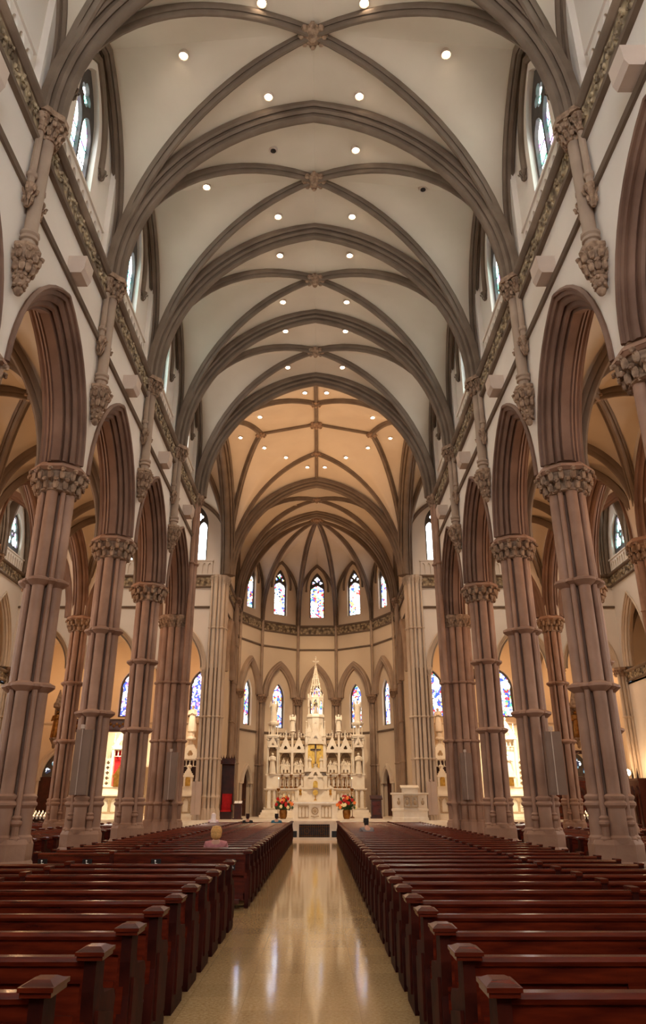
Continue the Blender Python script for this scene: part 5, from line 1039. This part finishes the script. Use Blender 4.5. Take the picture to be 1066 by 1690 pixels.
t = thing('standing_desk', 'small dark wooden reading desk with an open white book beside the throne', 'lectern', (-4.3, 44.9, PZ)); m = MB(); m.b6(-.2,.2,-.15,.15,0,.75); m.b6(-.26,.26,-.2,.2,0,.06); m.obj('stand', M['darkwood'], t, 0); m = MB(); m.box((0,0,.82),(.5,.4,.04),0,radians(25)); m.obj('desk_top', M['darkwood'], t, 0)
t = thing('open_book', 'open white book lying on the reading desk by the throne', 'book', (-4.3, 44.88, PZ+.86)); m = MB(); m.box((-.11,0,0),(.2,.28,.02),0,radians(25)); m.box((.11,0,0),(.2,.28,.02),0,radians(25)); m.obj('pages', M['white'], t, 0)
t = thing('wooden_lectern', 'dark wooden lectern and bench block right of the high altar', 'lectern', (at(621,1340,47.5).x, 47.5, PZ)); m = MB(); m.b6(-.3,.3,-.25,.25,0,1.0); m.b6(-.34,.34,-.3,.3,0,.1); m.box((0,-.02,1.12),(.72,.6,.06),0,radians(18)); m.obj('body', M['darkwood'], t, 0); m = MB(); m.b6(-.22,.22,-.27,-.25,.2,.9); m.obj('front_panel', M['wood'], t, 0)
# side altars
def side_altar(x, label, w_=1.1, top=4.9, bright=False, drape=False, fig=None):
    t = thing('side_altar', label, 'altar', (x, 46.7, PZ)); g = lambda z: z-PZ
    m = MB(); m.b6(-w_-.25,w_+.25,-1.2,.6,0,.14); m.b6(-w_-.1,w_+.1,-1.0,.6,.14,.26); m.obj('step', MA, t, 0)
    m = MB(); m.b6(-w_,w_,-.7,.5,.26,1.18); m.obj('altar_body', MA, t, 0); m = MB(); m.b6(-w_-.06,w_+.06,-.78,.5,1.18,1.26); m.obj('mensa', MA, t, 0)
    m = MB(); arcade_panel(m,-w_+.05,w_-.05,-.7,.3,1.15,5,.05); m.obj('front_arcade', MD, t, 0)
    m = MB(); m.b6(-w_,w_,-.3,.5,1.26,1.62); slab(m,-w_,w_,-.3,.5,1.66,.08,.04); m.obj('gradine', MA, t, 0)
    m = MB(); m.b6(-w_,w_,.2,.5,1.7,g(4.1)); m.obj('back_wall', MD, t, 0)
    for s in (-1, 1):
        m = MB(); x0, x1 = sorted((s*.55, s*w_)); ho = []
        for r in range(5):
            for q in range(2): ho.append(foil(x0+(x1-x0)*(.28+.44*q), 1.88+.28*r, .105, 4))
        m.flat([(x0,1.7),(x1,1.7),(x1,g(4.1)),(x0,g(4.1))], ho, .06, lambda u, v, q: V(u, .15-q, v))
        for q in range(3): pinnacle(m, x0+(x1-x0)*(q+.5)/3, .15, g(4.1), .5, .05)
        m.obj('pierced_screen', MA, t, 0)
        m = MB(); m.b6(min(s*.42,s*.56),max(s*.42,s*.56),-.15,.3,1.68,g(top-.75)); pinnacle(m, s*.49, .05, g(top-.75), .8, .08); m.obj('niche_pier', MA, t, 0)
    m = MB(); m.b6(-.5,.5,.1,.4,g(top-.9),g(top-.75)); gable(m, 0, -.05, g(top-.85), 1.15, 1.0, .12); arcade_panel(m,-.42,.42,.0,g(top-1.25),g(top-.85),4,.05); m.obj('gable', MA, t, 30)
    m = MB(); m.b6(-.42,.42,.14,.19,1.7,g(top-.9)); m.obj('niche_back', M['red'] if drape else (MA if bright else M['darkwood']), t, 0)
    m = MB(); m.b6(-.26,.26,-.35,.1,1.68,2.25); gable(m, 0, -.33, 2.2, .62, .5, .06, False); m.obj('tabernacle', M['gold'] if drape else MA, t, 0)
    m = MB(); m.flat(pointed(.15,1.72,2.05,2.3,0,6), [], .02, lambda u, v, q: V(u,-.36-q,v)); m.obj('tabernacle_door', M['gold'], t, 0)
    return t
a1 = at(309,1300,46.3).x; a2 = at(731,1300,46.3).x; b1 = at(193,1300,46.3).x; b2 = at(845,1300,46.3).x
side_altar(a1, 'white marble side altar with a dark niche beside the left chancel pier'); statue('marble_statue', 'brightly lit white statue of a robed figure on a pedestal above the left chancel-side altar', (a1, 46.6, 5.15), 1.5, M['marble'], ped=.45)
side_altar(a2, 'white marble side altar with a dark niche beside the right chancel pier'); statue('marble_statue', 'shadowed brown stone statue on a pedestal above the right chancel-side altar', (a2, 46.6, 5.15), 1.35, M['stone_pale'], ped=.45)
side_altar(b1, 'brightly lit white side altar with a red-draped niche, outer left chapel', 1.35, 5.45, True, True)
side_altar(b2, 'brightly lit white side altar with a white statue niche, outer right chapel', 1.15, 6.0, True)
for xx, nn, zz in ((a1, 'left chancel-side', 3.6), (a2, 'right chancel-side', 3.6), (b2, 'outer right chapel', 3.5)): statue('marble_statue', 'small white statue standing in the niche of the %s altar' % nn, (xx, 46.6, 3.12), .75 if xx != b2 else 1.3, M['marble'])
for s, xx in ((-1, b1), (1, b2)): lamp('altar_lamp', 'SPOT', (xx, 44.4, 8.2), 2200, (1,.85,.62), .1, None, (radians(30), 0, 0), radians(60), .7); lamp('altar_lamp', 'SPOT', (xx-s*.6, 44.0, 7.5), 1800, (1,.85,.62), .1, None, (radians(26), 0, 0), radians(50), .7)
for s, xx in ((-1, a1), (1, a2)): lamp('altar_lamp', 'SPOT', (xx, 44.4, 8.2), 260 if s > 0 else 420, (1,.82,.58), .1, None, (radians(32), 0, 0), radians(60), .7)
lamp('altar_lamp', 'SPOT', (0, 45.2, 12.8), 2600, (1,.80,.56), .15, None, (radians(42), 0, 0), radians(60), .8)
lamp('altar_lamp', 'SPOT', (-1.5, 42.5, 12.8), 900, (1,.84,.62), .15, None, (radians(20), 0, 0), radians(50), .8)
lamp('altar_lamp', 'SPOT', (3.5, 42.0, 12.8), 600, (1,.84,.62), .15, None, (radians(16), 0, radians(-10)), radians(45), .8)
# plant, beam, tall speakers, confessionals, globe lamps, crucifix, wall statues, candle racks, notice boxes
t = thing('potted_plant', 'dark green potted plant on the step of the outer right side altar', 'plant', (b2+.55, 45.25, PZ)); m = MB(); m.lathe([(.12,0),(.17,.26),(.15,.28)], (0,0,0), 10); m.obj('pot', M['brass'], t); gm = MB(); random.seed(3)
for k in range(40): a = random.random()*6.28; r = .25+random.random()*.25; gm.tube([(0,0,.25),(r*.6*cos(a), r*.6*sin(a), .5+random.random()*.2),(r*cos(a), r*sin(a), .3+random.random()*.3)], [.015,.03,.004], 4)
gm.obj('foliage', noisy('fern_green', hexc(26,40,22), hexc(46,64,34), 8, .6), t, 0)
t = thing('carved_beam', 'carved brown wooden beam spanning the outer left chapel above its altar', 'beam', (-11.75, YE+.9, 5.35)); m = MB(); m.b6(-1.9,1.9,-.12,.12,.12,.6); m.obj('beam', M['wood'], t, 0); m = MB()
for k in range(22): m.ball((-1.8+.17*k,-.14,.36+.05*(-1)**k), (.08,.04,.09), 6, 4)
m.obj('carving', M['brass'], t); m = MB(); m.b6(-1.95,1.95,-.18,.14,.6,.68); m.b6(-1.95,1.95,-.16,.14,0,.12); m.obj('moulding', M['darkwood'], t, 0)
def tall_speaker(loc, h, w_, label, rz=0, mat='box'):
    t = thing('column_speaker', label, 'loudspeaker', loc, rz, 'tall loudspeaker boxes on the piers'); m = MB(); m.b6(-w_/2,w_/2,-.09,.09,0,h); m.obj('cabinet', M[mat], t, 0); m = MB(); m.b6(-w_/2+.03,w_/2-.03,-.105,-.088,.04,h-.04); m.obj('grille_cloth', M[mat], t, 0)
    m = MB(); m.tube([(-w_*.1,-.12,h+.1),(-w_*.1,-.12,0)], .012, 5); m.b6(-w_*.1-.05,-w_*.1+.05,-.15,-.09,h+.02,h+.12); m.obj('conduit', M['fixture'], t, 0)
for s, (x, y0_, y1_, D, n1) in ((-1, (137,1205,1312,20.3,'second column of the left nave arcade')), (1, (914,1208,1312,20.3,'second column of the right nave arcade')), (-1, (283,1242,1320,30.1,'left near crossing pier')), (1, (770,1243,1320,30.1,'right near crossing pier'))):
    a, b = at(x, y0_, D), at(x, y1_, D); tall_speaker((s*(abs(b.x)*.5+abs(a.x)*.5), D-.08, b.z), a.z-b.z, .42, 'tall flat brown loudspeaker on the front of the '+n1)
for s, x in ((-1, 323), (1, 714)): a, b = at(x, 1290, 42.6), at(x, 1345, 42.6); tall_speaker((b.x, 42.45, max(b.z, .1)), a.z-b.z, .5, 'tall pale loudspeaker panel against the %s far crossing pier' % SIDE[s], 0, 'fixture')
def globe(loc, label): t = thing('globe_lamp', label, 'lamp', loc, group='glowing globe lamps on the confessionals'); m = MB(); m.ball((0,0,.32), .17, 14, 10); m.obj('globe', M['bulb_soft'], t); m = MB(); m.lathe([(.1,0),(.03,.04),(.03,.14),(.09,.17)], (0,0,0), 10); m.obj('base', M['brass'], t); lamp('globe_light', 'POINT', (loc[0], loc[1]-.05, loc[2]+.75), 45, WARM, .12)
def confess(loc, rz, w_, h, label):
    t = thing('confessional', label, 'confessional', loc, rz); m = MB(); m.b6(-w_/2,w_/2,-.5,.5,0,h); m.b6(-w_/2-.06,w_/2+.06,-.56,.5,h-.12,h); m.b6(-w_/2-.05,w_/2+.05,-.55,.5,0,.15); m.obj('cabinet', M['wood'], t, 0)
    for k in range(3): m = MB(); c = -w_/3+w_/3*k; m.flat([(c-w_/7,.2),(c+w_/7,.2),(c+w_/7,h*.75),(c,h*.88),(c-w_/7,h*.75)], [pointed(w_/10,.3,h*.6,h*.75,c,5)], .05, lambda u, v, q: V(u,-.5-q,v)); m.obj('door', M['darkwood'], t, 0)
    m = MB()
    for k in range(4): pinnacle(m, -w_/2+w_*k/3, -.5, h, .45, .05)
    m.obj('cresting', M['darkwood'], t)
confess((13.75, 44.7, PZ), 0, 1.9, 1.95, 'dark wooden confessional between the right side chapels'); globe((12.95, 44.5, PZ+1.95), 'glowing globe lamp above the wooden confessional of the right chapels')
confess((16.75, 41.6, 0), -pi/2, 2.0, 2.85, 'dark wooden confessional against the right transept end wall'); globe((16.4, 42.3, 2.85), 'glowing globe lamp at the right edge above the transept confessional')
confess((-16.75, 41.0, 0), pi/2, 2.0, 2.85, 'dark wooden confessional against the left transept end wall')
t = thing('standing_crucifix', 'large dark wooden crucifix behind the slim right transept column', 'crucifix', (13.3, 43.0-.6, 0)); m = MB(); m.b6(-.09,.09,-.06,.06,0,5.0); m.b6(-.85,.85,-.06,.06,4.1,4.28); m.b6(-.4,.4,-.3,.3,0,.2); m.obj('cross', M['darkwood'], t, 0); m = MB(); m.ball((0,-.12,4.15),(.1,.1,.12),8,6); m.tube([(0,-.1,4.0),(0,-.13,3.5),(.05,-.13,3.1),(0,-.1,2.6)],[.12,.13,.1,.05],8)
for s in (-1, 1): m.tube([(0,-.1,3.95),(s*.35,-.08,4.0),(s*.7,-.08,4.18)],[.06,.05,.03],6)
m.obj('figure', M['stone_dark'], t, 60)
for s, nn in ((-1, 'left'), (1, 'right')):
    t = thing('canopied_statue', 'gilded canopied saint statue on a bracket on the %s chapel pier' % nn, 'statue', (s*14.25, YE-.16, 4.9), group='canopied saints on the chapel piers')
    m = MB(); m.lathe([(.03,-.5),(.08,-.45),(.1,-.3),(.24,-.05),(.28,0),(.28,.06)], (0,0,0), 8); m.obj('bracket', M['capital'], t); m = MB(); mm = MB(); figure(mm, 1.45); m.add([(a, b, c+.06) for a, b, c in mm.v], mm.f); m.obj('figure', M['brass'], t, 60); m = MB(); m.lathe([(.2,1.62),(.28,1.66),(.28,1.85),(.2,1.95),(.03,2.6)], (0,0,0), 8); m.b6(-.2,.2,.1,.16,0,1.9); m.obj('canopy', M['capital'], t)
    # doorway with a lunette in the outer chapel
    xk = s*15.4; Mp = lambda u, v, q: V(u, YK-.02-q, v)
    m = MB(); rib(m, sym([(.2,.1),(.05,.2),(-.05,.14),(-.12,.18),(-.2,.1)]), [V(u, YK-.08, v) for u, v in pointed(1.0, 3.1, 3.1, 4.7, xk, 10)])
    for e in (-1, 1):
        for q in (0, .2): m.cyl(xk+e*(1.0+q), YK-.14, PZ, 2.9, .09, 8)
        m.b6(xk+e*1.1-.25, xk+e*1.1+.25, YK-.3, YK, 2.9, 3.12)
    trim(m, 'stone_pale', 'pale stone pointed doorway in the outer %s chapel' % nn)
    m = MB(); m.flat(pointed(.95, 3.15, 3.2, 4.6, xk, 10), [foil(xk,3.85,.32,4), foil(xk-.5,3.45,.18,3), foil(xk+.5,3.45,.18,3)], .06, Mp); win_n[0] += 1; o = m.obj('window_%d' % win_n[0], M['tracery'], None, 0, 'structure', 'dark traceried lunette over the %s chapel doorway' % nn, 'window'); m = MB(); m.flat(pointed(.93, 3.16, 3.2, 4.58, xk, 10), [], .01, Mp); m.obj('stained_glass', glass('lunette_'+nn, [(0,Dk),(.45,(.15,.3,.35,1)),(.7,Dk),(.85,Wt)], 1.5, 6), o, 0)
    m = MB(); m.b6(xk-.92,xk+.92,YK-.1,YK-.02,PZ,3.12); d = m.obj('door_%d' % (3 if s < 0 else 4), M['darkwood'], None, 0, 'structure', 'dark double door in the outer %s chapel' % nn, 'door')
    for e in (-1, 1): m = MB(); m.ball((xk+e*.1,YK-.14,PZ+1.0), .04, 6, 4); m.obj('door_handle', M['brass'], d)
def candles(cx, cy, rows, cols, side, nn):
    t = thing('votive_stand', 'stepped dark stand full of white votive candles, '+nn, 'candle stand', (cx, cy, 0)); m = MB()
    for r in range(rows): m.b6(-cols*.09,cols*.09,-.1+.14*r,.04+.14*r,.95+.09*r,.98+.09*r)
    for e in (-1, 1): m.b6(e*cols*.085-.03,e*cols*.085+.03,-.05,.05+.14*rows,0,.97)
    m.b6(-cols*.09,cols*.09,.1,.16,.5,.95+.09*rows); m.obj('rack', M['darkwood'], t, 0); first = None
    for r in range(rows):
        for c in range(cols):
            loc = (cx+(c-(cols-1)/2)*.17, cy-.03+.14*r, .98+.09*r); lab = 'white votive candle %s, %s row up, %s from left' % (nn, ORD[r], ORD[c])
            if first is None:
                first = thing('votive_candle', lab, 'candle', loc, group='votive candles '+nn); m = MB(); m.lathe([(.045,0),(.052,.13),(.045,.14)], (0,0,0), 8); m.obj('wax', M['white'], first); m = MB(); m.ball((0,0,.165), (.012,.012,.03), 5, 4); m.obj('flame', M['candle_flame'], first)
            else: dup(first, loc, 0, lab)
p = at(977,1343,38.5); candles(p.x+.2, 39.5, 3, 10, 1, 'in the right transept')
p = at(62,1343,38.5); candles(p.x-.1, 39.5, 3, 8, -1, 'in the left transept')
# organ console and table at the left rear, small plaques
for s, x, y, nn in ((-1, 391, 1279, 'left'), (1, 643, 1247, 'right')):
    pass
